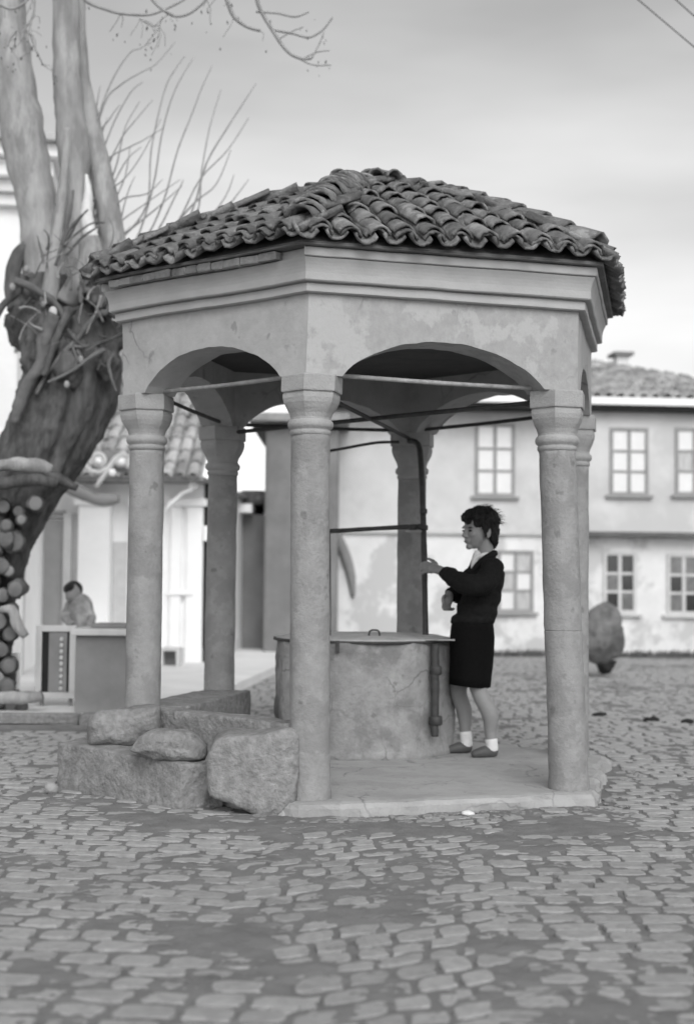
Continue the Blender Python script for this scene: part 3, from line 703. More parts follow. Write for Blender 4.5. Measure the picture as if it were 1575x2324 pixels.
def fuse(name, bm, m, parent, voxel, smooth_it=3, disp=None):
    bmesh.ops.recalc_face_normals(bm, faces=bm.faces[:])
    me = bpy.data.meshes.new('tmp'); bm.to_mesh(me); bm.free(); o = bpy.data.objects.new('tmp', me); COL.objects.link(o)
    r_ = o.modifiers.new('r', 'REMESH'); r_.mode = 'VOXEL'; r_.voxel_size = voxel; r_.use_smooth_shade = True
    s_ = o.modifiers.new('s', 'SMOOTH'); s_.factor = .5; s_.iterations = smooth_it
    dg = bpy.context.evaluated_depsgraph_get(); dg.update(); me2 = bpy.data.meshes.new_from_object(o.evaluated_get(dg))
    bpy.data.objects.remove(o); me2.name = name; me2.materials.clear()
    if disp:
        for v in me2.vertices: v.co = disp(v.co.copy(), v.normal.copy())
    me2.polygons.foreach_set('use_smooth', [True]*len(me2.polygons))
    return link(name, me2, m, parent)
WY = 8.86
def wp(x_, y_, dy=0.0): return px(x_, y_, WY+dy)
def head_parts(bm, T):
    PRE[0] = T
    for c, r in (((-.012, 0, .130), (.094, .074, .088)), ((.030, 0, .085), (.062, .060, .075)), ((.036, 0, .040), (.047, .043, .036)), ((.072, 0, .016), (.020, .020, .015)),
                 ((.082, 0, .052), (.014, .024, .012)), ((.084, 0, .043), (.013, .021, .008)), ((.076, 0, .128), (.020, .046, .012)), ((.064, .030, .085), (.026, .022, .020)), ((.064, -.030, .085), (.026, .022, .020)),
                 ((.100, 0, .077), (.014, .014, .010)), ((.094, .011, .073), (.010, .008, .007)), ((.094, -.011, .073), (.010, .008, .007))):
        ell(bm, c, r)
    limb(bm, [(.083, 0, .122), (.094, 0, .098), (.104, 0, .080)], [.009, .011, .012])
    for s in (-1, 1):
        ell(bm, (-.008, .074*s, .092), (.020, .009, .031)); ell(bm, (-.004, .072*s, .068), (.010, .008, .010))
    PRE[0] = None
# woman: facing the pump, turned a little to the camera
wom = thing('person', 'standing person in dark jacket, knee skirt and white socks holding the pump pipe', 'person', None, tuple(px(1072, 1708, WY)))
chin = wp(1075, 1246); fdir = Vector((-.86, -.50, 0)).normalized()
HT = Matrix.Translation(chin+Vector((.012, .0, 0)))
xl = Vector((fdir.x, fdir.y, -.05)).normalized(); yl = Vector((0, 0, 1)).cross(xl).normalized(); zl = xl.cross(yl)
RT = Matrix((xl, yl, zl)).transposed().to_4x4(); hs = 1.16
HT = Matrix.Translation(wp(1089, 1247)) @ RT @ Matrix.Scale(hs, 4)
bm = bmesh.new(); head_parts(bm, HT)
neck0, neck1 = wp(1100, 1225), wp(1104, 1272)
limb(bm, [neck0, neck1], [.048, .054])
# trunk under the clothes
for c, r in ((wp(1100, 1312), (.085, .12, .11)), (wp(1088, 1370), (.09, .11, .12)), (wp(1075, 1440), (.10, .12, .11))): ell(bm, c, r)
# legs
limb(bm, [wp(1080, 1460, -.05), wp(1079, 1530, -.06), wp(1089, 1575, -.08), wp(1112, 1622, -.09), wp(1113, 1660, -.08), wp(1116, 1692, -.08)], [.075, .056, .052, .055, .040, .036])
limb(bm, [wp(1055, 1460, .06), wp(1046, 1525, .08), wp(1041, 1572, .09), wp(1053, 1612, .11), wp(1056, 1655, .12), wp(1058, 1690, .12)], [.08, .064, .053, .052, .037, .034])
# arms
sh, el, wr = wp(1117, 1292, -.17), wp(1070, 1330, -.24), wp(1008, 1298, -.06)
limb(bm, [sh, wp(1098, 1318, -.22), el, wp(1035, 1311, -.16), wr], [.05, .047, .042, .038, .029])
sh2, el2, wr2 = wp(1085, 1290, .17), wp(1062, 1350, .22), wp(1020, 1348, .10)
limb(bm, [sh2, wp(1075, 1325, .21), el2, wp(1038, 1352, .16), wr2], [.05, .046, .041, .036, .028])
# near hand: palm and fingers closing on the pipe
PY = 9.22
def hp_(x_, y_, Y): return px(x_, y_, Y)
limb(bm, [wr, wp(994, 1293, .02), hp_(984, 1289, WY+.12)], [.029, .031, .030])
ell(bm, hp_(985, 1290, WY+.14), (.036, .030, .034))
for i, (ya, yb_, yc) in enumerate(((1279, 1277, 1280), (1285, 1283, 1286), (1291, 1290, 1293), (1297, 1298, 1300))):
    ex = (0, -2, -1, 3)[i]
    limb(bm, [hp_(980, ya+2, WY+.17), hp_(970, yb_, WY+.22), hp_(960+ex, yb_+1, WY+.26), hp_(956+ex, yc+2, WY+.32)], [.0105, .0100, .0095, .0085])
limb(bm, [hp_(990, 1280, WY+.14), hp_(984, 1274, WY+.20), hp_(976, 1270, WY+.27), hp_(971, 1268, WY+.32)], [.013, .012, .0105, .009])
# far hand: relaxed, curled
limb(bm, [wr2, wp(1018, 1358, .08)], [.028, .031])
ell(bm, wp(1016, 1362, .07), (.036, .030, .040))
for i, dx in enumerate((0, 6, 11, 15)):
    limb(bm, [wp(1008+dx, 1366, .05+.012*i), wp(1005+dx, 1377, .04+.012*i), wp(1009+dx, 1384, .05+.012*i), wp(1015+dx, 1382, .07+.012*i)], [.0105, .010, .0095, .0085])
limb(bm, [wp(1010, 1352, .03), wp(1005, 1360, .00), wp(1006, 1370, .0)], [.013, .012, .0095])
body = fuse('body', bm, 'skin', wom, .0055, 3); prt(body, wom)
# face details
def onhead(name, m, c, r):
    b = bmesh.new(); ell(b, c, r); bmesh.ops.transform(b, matrix=HT, verts=b.verts[:]); return prt(from_bm(name, b, m, wom, smooth=True), wom)
for s in (-1, 1):
    onhead('eye', 'eye', (.083, .031*s, .106), (.008, .014, .0058)); onhead('eyebrow', 'hair', (.083, .030*s, .1225), (.008, .018, .0038))
onhead('mouth', 'lip', (.0925, 0, .0475), (.006, .019, .0055))
# hair: short, swept back, a fringe over the brow
bm = bmesh.new()
for c, r in (((-.022, 0, .155), (.104, .088, .084)), ((-.062, 0, .105), (.058, .076, .090)), ((-.070, 0, .045), (.040, .058, .055)), ((.020, 0, .190), (.075, .066, .040)), ((.058, .012, .186), (.034, .046, .022)), ((.040, -.05, .178), (.043, .028, .028)), ((.040, .05, .178), (.043, .028, .028)),
             ((.005, .076, .135), (.032, .014, .040)), ((.005, -.076, .135), (.032, .014, .040)), ((-.045, .07, .075), (.026, .020, .050)), ((-.045, -.07, .075), (.026, .020, .050)), ((.012, .078, .092), (.009, .008, .028)), ((.012, -.078, .092), (.009, .008, .028))):
    PRE[0] = HT; ell(bm, c, r); PRE[0] = None
def hd(p, n): return p+n*(0.014*mnoise.fractal(Vector((p.x*34, p.y*34, p.z*16)), .7, 2, 4))
prt(fuse('hair', bm, 'hair', wom, .006, 2, hd), wom)
V = []; F = []
for i in range(700):      # strands over the cap of hair
    a = random.uniform(-3.14, 3.14); e_ = random.uniform(-.2, 1.4); b = Vector((-.022+.106*math.cos(a)*math.cos(e_), .090*math.sin(a)*math.cos(e_), .155+.086*math.sin(e_)))
    if math.cos(a) > .45 and e_ < .45: continue
    if random.random() < .10: b = Vector((.07, random.uniform(-.05, .05), .185))
    d = Vector((random.uniform(-1, .5), random.uniform(-.6, .6), random.uniform(-.7, .35)))*.042
    v_, f_ = tube_geo([HT @ b, HT @ (b+d*.6+Vector((0, 0, .006))), HT @ (b+d*1.1)], [.0018, .0014, .0005], 4); q = len(V); V += v_; F += [tuple(q+j for j in f) for f in f_]
o = from_py('hair_strands', V, F, 'hair', wom); prt(o, wom); o['kind'] = 'stuff'
# jacket
bm = bmesh.new()
def sec(bm, c, rx, ry, rz): ell(bm, c, (rx, ry, rz), None, 24)
limb(bm, [wp(1102, 1290), wp(1098, 1320), wp(1090, 1360), wp(1078, 1400)], [.105, .118, .122, .125])
for c, r in ((wp(1108, 1292), (.088, .165, .065)), (wp(1104, 1306), (.115, .165, .085)), (wp(1080, 1316), (.10, .13, .09)), (wp(1094, 1348), (.128, .155, .13)), (wp(1082, 1385), (.135, .155, .10)), (wp(1074, 1406), (.142, .160, .055)), (wp(1072, 1413), (.143, .158, .026)), (wp(1120, 1320), (.062, .13, .12))): ell(bm, c, r, None, 24)
limb(bm, [sh, wp(1100, 1322, -.22), el, wp(1036, 1315, -.17), wp(1012, 1302, -.08)], [.075, .072, .068, .062, .046])
ell(bm, wp(1024, 1303, -.12), (.055, .05, .045))
limb(bm, [sh2, wp(1075, 1326, .21), el2, wp(1040, 1350, .17), wp(1024, 1346, .12)], [.07, .066, .062, .055, .042])
def jd(p, n): return p+n*(.010*mnoise.noise(Vector((p.x*9, p.y*9, p.z*15)))+.006*mnoise.noise(p*28))
jk = prt(fuse('jacket', bm, 'jacket', wom, .009, 4, jd), wom)
bm = bmesh.new()      # collar and lapels
limb(bm, [wp(1122, 1256, -.02), wp(1112, 1262, -.075), wp(1096, 1272, -.105), wp(1078, 1290, -.095), wp(1068, 1312, -.085)], [.024, .024, .022, .020, .010])
limb(bm, [wp(1122, 1256, .0), wp(1112, 1258, .06), wp(1090, 1270, .07), wp(1068, 1290, .02), wp(1062, 1312, -.05)], [.024, .024, .022, .020, .010])
prt(fuse('collar', bm, 'jacket', wom, .007, 3), wom)
bm = bmesh.new(); limb(bm, [wp(1083, 1258, -.02), wp(1078, 1272, -.05), wp(1072, 1288, -.055)], [.026, .026, .012]); limb(bm, [wp(1112, 1256, -.03), wp(1096, 1260, -.062), wp(1080, 1266, -.06)], [.012, .016, .014])
prt(fuse('shirt', bm, 'white_cloth', wom, .006, 2), wom)
# skirt: lofted rings with a hem
V = []; F = []; seg = 44
rings = [(1412, 1026, 1119, .150), (1425, 1023, 1121, .158), (1448, 1021, 1123, .168), (1480, 1020, 1121, .170), (1510, 1019.5, 1118, .170), (1535, 1019, 1115, .172), (1556, 1019, 1113, .174), (1557, 1024, 1108, .160)]
for q, (y_, xl_, xr_, dy) in enumerate(rings):
    for i in range(seg):
        a = 2*math.pi*i/seg; xc = (xl_+xr_)/2; hw = (xr_-xl_)/2
        yy_ = y_+(6*math.cos(a)*1.0 if q >= 4 else 0)*(q-3)/3*.6 - (0 if q < 5 else 4*math.sin(a))
        fold = 1+.018*math.sin(a*7+y_*.03)*min(1, q/4)
        V.append(wp(xc+hw*math.cos(a)*fold, yy_, dy*math.sin(a)*fold))
for j in range(len(rings)-1):
    for i in range(seg): F.append((j*seg+i, j*seg+(i+1) % seg, (j+1)*seg+(i+1) % seg, (j+1)*seg+i))
F.append(tuple(range(seg)))
prt(from_py('skirt', V, F, 'skirt', wom, smooth=True), wom)
# socks and shoes
for (xa, ya, xt, yt, xh, dz, ys) in ((1115, 1682, 1072, 1706, 1124, -.08, 1714), (1057, 1666, 1016, 1696, 1066, .12, 1703)):
    bm = bmesh.new(); limb(bm, [wp(xa, ya, dz), wp(xa+1, ya+14, dz), wp(xa+1, yt-8, dz)], [.041, .040, .042]); prt(fuse('sock', bm, 'white_cloth', wom, .006, 2), wom)
    bm = bmesh.new(); zf = PZ+.022
    hpnt = wp(xh-6, ys-8, dz); tp = wp(xt+6, yt, dz-.03); hpnt.z = zf+.012; tp.z = zf; md = (hpnt+tp)/2; md.z = zf+.010
    limb(bm, [hpnt, md, tp], [.036, .040, .027]); 
    for v in bm.verts: v.co.z = max(v.co.z, PZ+.002)
    prt(fuse('shoe', bm, 'shoe', wom, .006, 2), wom)

# ------------------------------------------------------------------ buildings
class Facade:
    """a vertical plane: pixel -> (u along, z up); boxes are given in u, z and d (out of the wall, towards the square)"""
    def __init__(s, ox, oy, Y, yaw):
        s.O = px(ox, oy, Y); s.O.z = 0; a = math.radians(yaw); s.U = Vector((math.cos(a), math.sin(a), 0)); s.N = Vector((math.sin(a), -math.cos(a), 0))
        s.M = Matrix.Translation(s.O) @ Matrix((s.U, -s.N, Vector((0, 0, 1)))).transposed().to_4x4()
    def uz(s, x_, y_):
        d = ray(x_, y_); t = (s.O-CAM).dot(s.N)/d.dot(s.N); P = CAM+d*t; return (P-s.O).dot(s.U), P.z
    def u(s, x_, y_=1300): return s.uz(x_, y_)[0]
    def z(s, y_, x_=1000): return s.uz(x_, y_)[1]
    def root(s, name, label, cat, group=None):
        o = thing(name, label, cat, group); o.matrix_world = s.M; return o
    def box(s, name, m, parent, u0, u1, z0, z1, d0, d1, bevel=0.0):
        o = box(name, m, None, u0, u1, -d1, -d0, z0, z1, bevel); o.parent = parent; return o
def window(fc, root, x0, x1, y0, y1, d, cols, rows, fm, pm, bar=.05, xr=None, split=None):
    u0, z1 = fc.uz(x0, y0); u1, z0 = fc.uz(x1, y1)
    bm = bmesh.new()
    def bb(a, b, c, e, dd): add_box(bm, a, b, -(d+dd), -d+.02, c, e)
    bb(u0-bar, u0, z0-bar, z1+bar, .035); bb(u1, u1+bar, z0-bar, z1+bar, .035); bb(u0, u1, z1, z1+bar, .035); bb(u0, u1, z0-bar, z0, .035)
    wn_ = from_bm('window', bm, fm, root)
    cw = (u1-u0)/cols; rh = (z1-z0)/rows
    for i in range(1, cols): fc.box('mullion', fm, wn_, u0+cw*i-bar*.55, u0+cw*i+bar*.55, z0, z1, d-.02, d+.026)
    for j in range(1, rows): fc.box('glazing_bar', fm, wn_, u0, u1, z0+rh*j-bar*.4, z0+rh*j+bar*.4, d-.02, d+.022)
    fc.box('sill', fm, wn_, u0-bar*2.4, u1+bar*2.4, z0-bar*1.9, z0-bar, d-.02, d+.08)
    for i in range(cols):
        for j in range(rows):
            fc.box('pane', pm[(i+j) % len(pm)] if isinstance(pm, (list, tuple)) else pm, wn_, u0+cw*i+.001, u0+cw*(i+1)-.001, z0+rh*j+.001, z0+rh*(j+1)-.001, d-.02, d+.008)
    return wn_
# the long two storeyed house across the square
hf = Facade(1000, 1480, 22.0, 5.0)
house = hf.root('town_house', 'long pale two storey house with small paned windows across the square', 'house')
ul, ur, um = hf.u(735), hf.u(1720), hf.u(1262)
zs = hf.z(1212, 1300); ze = px(1450, 931, 21.75).z+.048
hf.box('ground_floor_wall', 'house_base', house, ul, ur, -.2, zs-.03, -6.0, 0)
hf.box('upper_wall', 'house_wall', house, ul, um-.002, zs+.032, ze-.05, -6.0, 0.02)
hf.box('upper_wall', 'house_wall', house, um, ur+.2, zs+.034, ze-.05, -6.0, 0.32)
hf.box('string_course', 'frame_pale', house, ul, um-.004, zs-.028, zs+.030, -.1, 0.07)
hf.box('jetty_shade_beam', 'old_wood', house, um+.002, ur+.2, zs-.028, zs+.031, -.1, 0.30)  # dark strip paints in the shadow under the jetty
for x0, x1, y0, y1 in ((1085, 1160, 968, 1120),): window(hf, house, x0, x1, y0, y1, .02, 2, 3, 'frame_grey', 'pane_pale')
for x0, x1, pn in ((1378, 1450, 'pane_pale'), (1524, 1597, ['pane_pale', 'pane_curtain'])): window(hf, house, x0, x1, 982, 1120, .32, 2, 3, 'frame_grey', pn)
window(hf, house, 1136, 1203, 1256, 1383, 0.0, 2, 3, 'frame_grey', ['pane_pale', 'pane_curtain'])
window(hf, house, 1376, 1436, 1260, 1385, 0.0, 2, 3, 'frame_pale', ['pane_dark', 'pane_mid', 'pane_dark'], .055)
window(hf, house, 1520, 1582, 1264, 1388, 0.0, 2, 3, 'frame_pale', ['pane_mid', 'pane_dark', 'pane_mid'], .055)
zb = px(1450, 931, 21.75).z
hf.box('eave_board', 'dark', house, ul-.4, ur+.6, zb, zb+.075, -.2, .55)
hf.box('gutter', 'white_wall', house, ul-.4, ur+.6, zb+.077, zb+.20, .40, .60)  # sunlight on the eave edge painted as white
# hipped roof, tiles on the slope that shows
zr0 = zb+.20; ridge_p = px(1350, 811, 25.0); ridge_u, ridge_z = (hf.M.inverted() @ ridge_p).x, ridge_p.z-.05
e0, e1 = ul-.4, hf.u(1830, 905)
rv = [(e0, -.50, zr0), (e1, -.50, zr0), (e1, 6.5, zr0), (e0, 6.5, zr0), (e0+2.6, 3.0, ridge_z), (ridge_u, 3.0, ridge_z)]
rf = from_py('roof', rv, [(0, 1, 5, 4), (1, 2, 5), (2, 3, 4, 5), (3, 0, 4), (0, 3, 2, 1)], 'tile_far', house); 
sl = Vector((0, 3.5, ridge_z-zr0)).normalized(); nr = Vector((0, -sl.z, sl.y)); tl = sl*1.0
fm_ = [m_.copy() for m_ in TM[:3]]
for m_ in fm_: m_.materials.clear(); m_.materials.append(MATS['tile_far']); m_.name = 'roof_tile'
nt_ = 0; row = 0
ustart = hf.u(1335, 880)
while row < 15:
    for j in range(24):
        u_ = ustart+j*.19+(.0 if row % 2 else .01); q = row*.24
        hipu = e1+(ridge_u-e1)*(q/3.75)
        if u_ > min(hipu-.05, hf.u(1640)): break
        if nt_ >= 295: break
        P = Vector((u_, -.50, zr0))+sl*q+nr*(.02)
        o = link('roof_tile', random.choice(fm_), None, rf); o.matrix_local = frame(P, sl, nr, False, random.uniform(-.1, .1), random.uniform(-.08, .08), -.06) @ Matrix.Diagonal((1.6, 1, 1.5, 1)); nt_ += 1
    row += 1
cu = (hf.M.inverted() @ px(1422, 800, 25.4)).x
ch = hf.box('chimney', 'house_base', rf, cu-.11, cu+.11, ridge_z-1.2, ridge_z+.20, -3.6, -3.3)
cap_ = hf.box('chimney_cap', 'board_grey', rf, cu-.19, cu+.19, ridge_z+.202, ridge_z+.26, -3.7, -3.2)
# bent downpipe on its wall
tube('downpipe', 'board_grey', house, [Vector(((hf.M.inverted() @ px(x_, y_, 21.85)))) for x_, y_ in ((748, 1185), (765, 1215), (785, 1265), (797, 1310), (801, 1355))], [.07, .075, .09, .075, .03], 12, 0, 6, 5)
# weeds along the foot of the house
V = []; F = []
for i in range(1500):
    u_ = random.uniform(hf.u(960), hf.u(1640)); d_ = random.uniform(.02, .5); b = hf.M @ Vector((u_, -d_, 0)); h_ = random.uniform(.03, .13); a = random.uniform(0, 6.28); q = len(V)
    V += [b+Vector((math.cos(a)*.02, math.sin(a)*.02, 0)), b-Vector((math.cos(a)*.02, math.sin(a)*.02, 0)), b+Vector((random.uniform(-.05, .05), random.uniform(-.05, .05), h_))]; F.append((q, q+1, q+2))
o = from_py('grass', V, F, 'leaf', None, recalc=False); o['kind'] = 'stuff'; o['label'] = 'low weeds along the foot of the long house wall'; o['category'] = 'grass'
# narrow grey building end left of the house
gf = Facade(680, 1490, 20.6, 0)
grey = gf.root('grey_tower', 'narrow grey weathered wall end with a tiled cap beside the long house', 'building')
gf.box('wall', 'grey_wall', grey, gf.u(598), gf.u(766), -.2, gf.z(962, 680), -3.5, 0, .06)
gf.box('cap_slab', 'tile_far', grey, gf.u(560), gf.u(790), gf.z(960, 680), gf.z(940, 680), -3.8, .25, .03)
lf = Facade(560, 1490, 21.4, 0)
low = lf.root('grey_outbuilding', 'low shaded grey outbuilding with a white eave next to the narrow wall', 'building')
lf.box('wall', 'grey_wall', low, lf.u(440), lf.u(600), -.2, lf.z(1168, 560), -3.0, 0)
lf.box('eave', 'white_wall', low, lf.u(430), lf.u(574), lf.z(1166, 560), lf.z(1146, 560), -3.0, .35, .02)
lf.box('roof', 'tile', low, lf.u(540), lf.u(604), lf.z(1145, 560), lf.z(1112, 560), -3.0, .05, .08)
# white shop on the left
sf = Facade(300, 1500, 18.0, -4)
shop = sf.root('white_shop', 'white rendered shop with pilasters, scroll brackets and a tiled eave', 'shop')
zt = sf.z(1098, 400)
sf.box('wall', 'white_wall', shop, sf.u(60), sf.u(461), -.1, zt, -4.0, 0)
sf.box('plinth', 'house_base', shop, sf.u(300), sf.u(463), -.1, sf.z(1470, 400), -4.0, .05)
for x0, x1, d in ((185, 256, .22), (300, 330, .10), (388, 412, .07), (424, 461, .07)):
    p_ = sf.box('pilaster', 'white_wall', shop, sf.u(x0), sf.u(x1), -.1, zt-.3, -.1, d, .015)
    sf.box('pilaster_cap', 'white_wall', p_, sf.u(x0)-.05, sf.u(x1)+.05, zt-.298, zt-.2, -.1, d+.06, .012)
sf.box('panel_sill', 'white_wall', shop, sf.u(384), sf.u(440), sf.z(1350, 400), sf.z(1343, 400), -.1, .1)
sf.box('roller_shutter', 'shutter', shop, sf.u(70), sf.u(148), 0, zt-.5, -.1, .03)
for i in range(34): sf.box('shutter_rib', 'shutter', shop, sf.u(70), sf.u(148), .05+i*.06, .05+i*.06+.035, .0, .042)
sf.box('door_jamb', 'frame_pale', shop, sf.u(148), sf.u(166), -.1, zt-.4, -.1, .12)
sf.box('door_panel', 'frame_pale', shop, sf.u(166), sf.u(184), -.1, zt-.4, -.1, .05)
sf.box('door', 'frame_pale', shop, sf.u(257), sf.u(288), 0, sf.z(1230, 270), -.1, .02)
sf.box('eave_soffit', 'board_grey', shop, sf.u(150), sf.u(478), zt+.002, zt+.05, -4.0, .62)
sr_ = sf.box('downpipe', 'dark', shop, sf.u(463), sf.u(470), .0, zt, -.05, .02)
sf.box('meter_box', 'white_wall', shop, sf.u(463.5), sf.u(475), sf.z(1228, 470), sf.z(1194, 470), .022, .12)
# its tiled roof: rows of barrel tiles rising away from us
rs = Vector((0, 3.0, 2.6)).normalized(); rn = Vector((0, -rs.z, rs.y)); ua, ub = sf.u(150), sf.u(476)
shr = from_py('roof', [(ua, -.62, zt+.052), (ub, -.62, zt+.052), (ub, 3.4, zt+.052+4.02*2.6/3), (ua, 3.4, zt+.052+4.02*2.6/3)], [(0, 1, 2, 3)], 'tile_far', shop)
for r_ in range(13):
    j = 0
    while ua+.09+j*.17 < ub and j < 20:
        P = Vector((ua+.09+j*.17, -.62, zt+.06))+rs*(r_*.27-.05)+rn*.02
        o = link('roof_tile', random.choice(fm_), None, shr); o.matrix_local = frame(P, rs, rn, False, random.uniform(-.06, .06), random.uniform(-.06, .06), -.05) @ Matrix.Diagonal((1.4, 1, 1.4, 1)); j += 1
def spiral(cx, cy, r0, turns, Y, a0, sgn, n=26):
    return [px(cx+r0*(1-.86*i/n)*math.cos(a0+sgn*turns*2*math.pi*i/n), cy+r0*(1-.86*i/n)*math.sin(a0+sgn*turns*2*math.pi*i/n), Y) for i in range(n+1)]
scr = thing('scroll_sign', 'pale wrought scroll bracket curling above the shop beside the leaning tree', 'ornament', None, tuple(px(240, 1130, 16.6)))
for pts, r_ in ((spiral(224, 1046, 20, 1.6, 16.6, 2.6, 1), .030), (spiral(276, 1046, 18, 1.6, 16.6, 1.0, -1), .030),
               ([px(x_, y_, 16.6) for x_, y_ in ((190, 1052), (205, 1068), (225, 1072), (245, 1062), (262, 1040), (280, 1028), (292, 1040))], .032),
               ([px(x_, y_, 16.6) for x_, y_ in ((262, 1040), (245, 1066), (228, 1090), (218, 1106))], .030)):
    prt(tube('scroll', 'frame_pale', None, pts, r_, 10), scr)
for cx, cy in ((224, 1046), (276, 1048), (255, 1072)):
    bm = bmesh.new(); ell(bm, px(cx, cy, 16.55), (.045, .045, .045)); prt(from_bm('boss', bm, 'white_wall', None, smooth=True), scr)
prt(tube('bracket_arm', 'board_grey', None, [px(x_, y_, 16.7) for x_, y_ in ((130, 1092), (165, 1108), (200, 1126), (235, 1134), (270, 1132))], [.08, .09, .08, .09, .05], 10, .2, 5, 4), scr)
prt(box('back_board', 'board_grey', None, px(208, 1100, 16.75).x, px(292, 1100, 16.75).x, 16.72, 16.78, px(250, 1072, 16.75).z, px(250, 1024, 16.75).z), scr)
s2 = thing('white_scroll', 'small white scroll bracket under the shop eave between two columns', 'ornament', None, tuple(px(430, 1110, 17.5)))
prt(tube('scroll', 'white_wall', None, spiral(440, 1102, 10, 1.3, 17.5, 2.0, 1)[::-1]+[px(415, 1118, 17.5), px(385, 1145, 17.5), px(375, 1160, 17.5)], .02, 8), s2)
# tall white house at the far left, behind the tree
tf = Facade(0, 1500, 15.2, 8)
tall = tf.root('tall_white_house', 'tall white house with moulded eaves behind the leaning tree', 'house')
tf.box('wall', 'white_wall', tall, tf.u(-900), tf.u(52), -.1, tf.z(470, 20), -5, 0)
for i, (ya, yb2, d) in enumerate(((470, 445, .12), (444, 418, .22), (417, 380, .36), (379, 350, .50))):
    tf.box('eave_moulding', 'white_wall', tall, tf.u(-900), tf.u(52)+d*.75, tf.z(ya, 20)+.001, tf.z(yb2, 20), -5, d, .012)
tf.box('roof', 'tile_far', tall, tf.u(-900), tf.u(52)+.5, tf.z(349, 20), tf.z(335, 20), -5, .62)
tf.box('corner_strip', 'house_wall', tall, tf.u(30), tf.u(52)+.012, -.1, tf.z(472, 20), -.2, .03)
tf.box('window', 'pane_mid', tall, tf.u(22), tf.u(40), tf.z(800, 20), tf.z(745, 20), -.1, .012)
# ------------------------------------------------------------------ pale pavement with a kerb on the left; sunlit strip put into its tone
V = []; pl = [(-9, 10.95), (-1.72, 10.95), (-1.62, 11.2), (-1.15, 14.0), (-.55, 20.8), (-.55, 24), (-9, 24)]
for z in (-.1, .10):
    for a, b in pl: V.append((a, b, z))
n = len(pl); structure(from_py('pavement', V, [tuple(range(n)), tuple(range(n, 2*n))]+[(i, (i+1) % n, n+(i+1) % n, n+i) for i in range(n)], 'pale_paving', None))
x_ = -4.6
kerb_root = structure(box('kerb_base', 'dirt', None, -9, -1.74, 10.80, 10.945, -.1, .03))
while x_ < -1.8:
    l = random.uniform(.5, .8); bm = bmesh.new(); add_box(bm, x_, min(x_+l, -1.76)-.012, 10.82, 10.946, .031, .112, .012)
    for v in bm.verts: v.co += Vector((random.uniform(-.006, .006),)*3)
    from_bm('kerb_stone', bm, 'rock', kerb_root); x_ += l

# ------------------------------------------------------------------ stall things on the left
KZ = .10
P0 = pg(170, 1646, .0); cy0 = 11.05
c0, c1 = px(168, 1640, cy0).x, px(296, 1640, cy0).x; ctz = px(230, 1443, cy0).z
cnt = thing('stall_counter', 'grey panelled stall counter with a pale top behind the outer column', 'counter', None, ((c0+c1)/2, cy0, KZ))
prt(box('front_panel', 'board_grey', None, c0, c1, cy0, cy0+.5, KZ, ctz, .01), cnt)
prt(box('counter_top', 'board_pale', None, c0-.03, c1+.03, cy0-.06, cy0+.55, ctz+.002, ctz+.055, .01), cnt)
prt(box('top_strip', 'board_grey', None, c0+.1, c1+.02, cy0+.1, cy0+.5, ctz+.057, ctz+.09, .01), cnt)
fy = 11.6; fr = thing('display_frame', 'upright pale wooden frame with a dark board of trinkets by the counter', 'display board', None, tuple(px(125, 1590, fy)))
a0_, a1_ = px(80, 1500, fy).x, px(171, 1500, fy).x; zb0, zb1 = px(125, 1586, fy).z, px(125, 1420, fy).z; b_ = .052
for nm, q in (('frame_rail', (a0_, a1_, zb0, zb0+b_)), ('frame_rail', (a0_, a1_, zb1-b_, zb1)), ('frame_stile', (a0_, a0_+b_, zb0+b_+.001, zb1-b_-.001)), ('frame_stile', (a1_-b_, a1_, zb0+b_+.001, zb1-b_-.001))):
    prt(box(nm, 'board_pale', None, q[0], q[1], fy, fy+.04, q[2], q[3], .004), fr)
prt(box('backing_board', 'dark', None, a0_+b_, a1_-b_, fy+.02, fy+.035, zb0+b_, zb1-b_), fr)
prt(box('cloth_strip', 'board_grey', None, a0_+.11, a1_-.075, fy+.012, fy+.019, zb0+b_+.002, zb1-b_-.002), fr)
for i in range(9):
    z_ = zb0+b_+.03+i*.052; bm = bmesh.new(); ell(bm, (a1_-.12, fy+.004, z_), (.016, .008, .020), None, 10); prt(from_bm('trinket', bm, 'board_pale', None, smooth=True), fr)
for s_ in (-1, 1): prt(box('stand_leg', 'board_grey', None, (a0_+a1_)/2+s_*.12-.015, (a0_+a1_)/2+s_*.12+.015, fy+.045, fy+.075, KZ, zb0+.3), fr)
# seated person behind the counter
kid = thing('person', 'person with dark hair and patterned pale shirt bent over behind the stall counter', 'person', None, tuple(px(178, 1560, 13.0)))
KY = 13.0
def kp(x_, y_, dy=0): return px(x_, y_, KY+dy)
bm = bmesh.new(); ell(bm, kp(166, 1344, -.03), (.075, .085, .095)); ell(bm, kp(160, 1353, -.08), (.05, .05, .06)); limb(bm, [kp(170, 1356), kp(176, 1368)], [.05, .055])
for s_ in (-1, 1):
    limb(bm, [kp(185, 1470, .1*s_), kp(120, 1478, -.1+.1*s_), kp(118, 1560, -.1+.1*s_)], [.08, .07, .05]); ell(bm, kp(112, 1566, -.13+.1*s_), (.06, .09, .035))
    hx_ = kp(158 if s_ < 0 else 205, 1412, -.22)
    limb(bm, [kp(176+14*s_, 1378, .0), kp(178+28*s_, 1402, -.08), hx_], [.045, .04, .03])
    for q in range(4): limb(bm, [hx_+Vector((.012*(q-1.5), -.01, 0)), hx_+Vector((.014*(q-1.5), -.05, -.01)), hx_+Vector((.014*(q-1.5), -.075, -.03))], [.010, .009, .008])
    limb(bm, [hx_+Vector((-.03*s_, 0, 0)), hx_+Vector((-.05*s_, -.03, .0)), hx_+Vector((-.05*s_, -.055, -.01))], [.011, .010, .008])
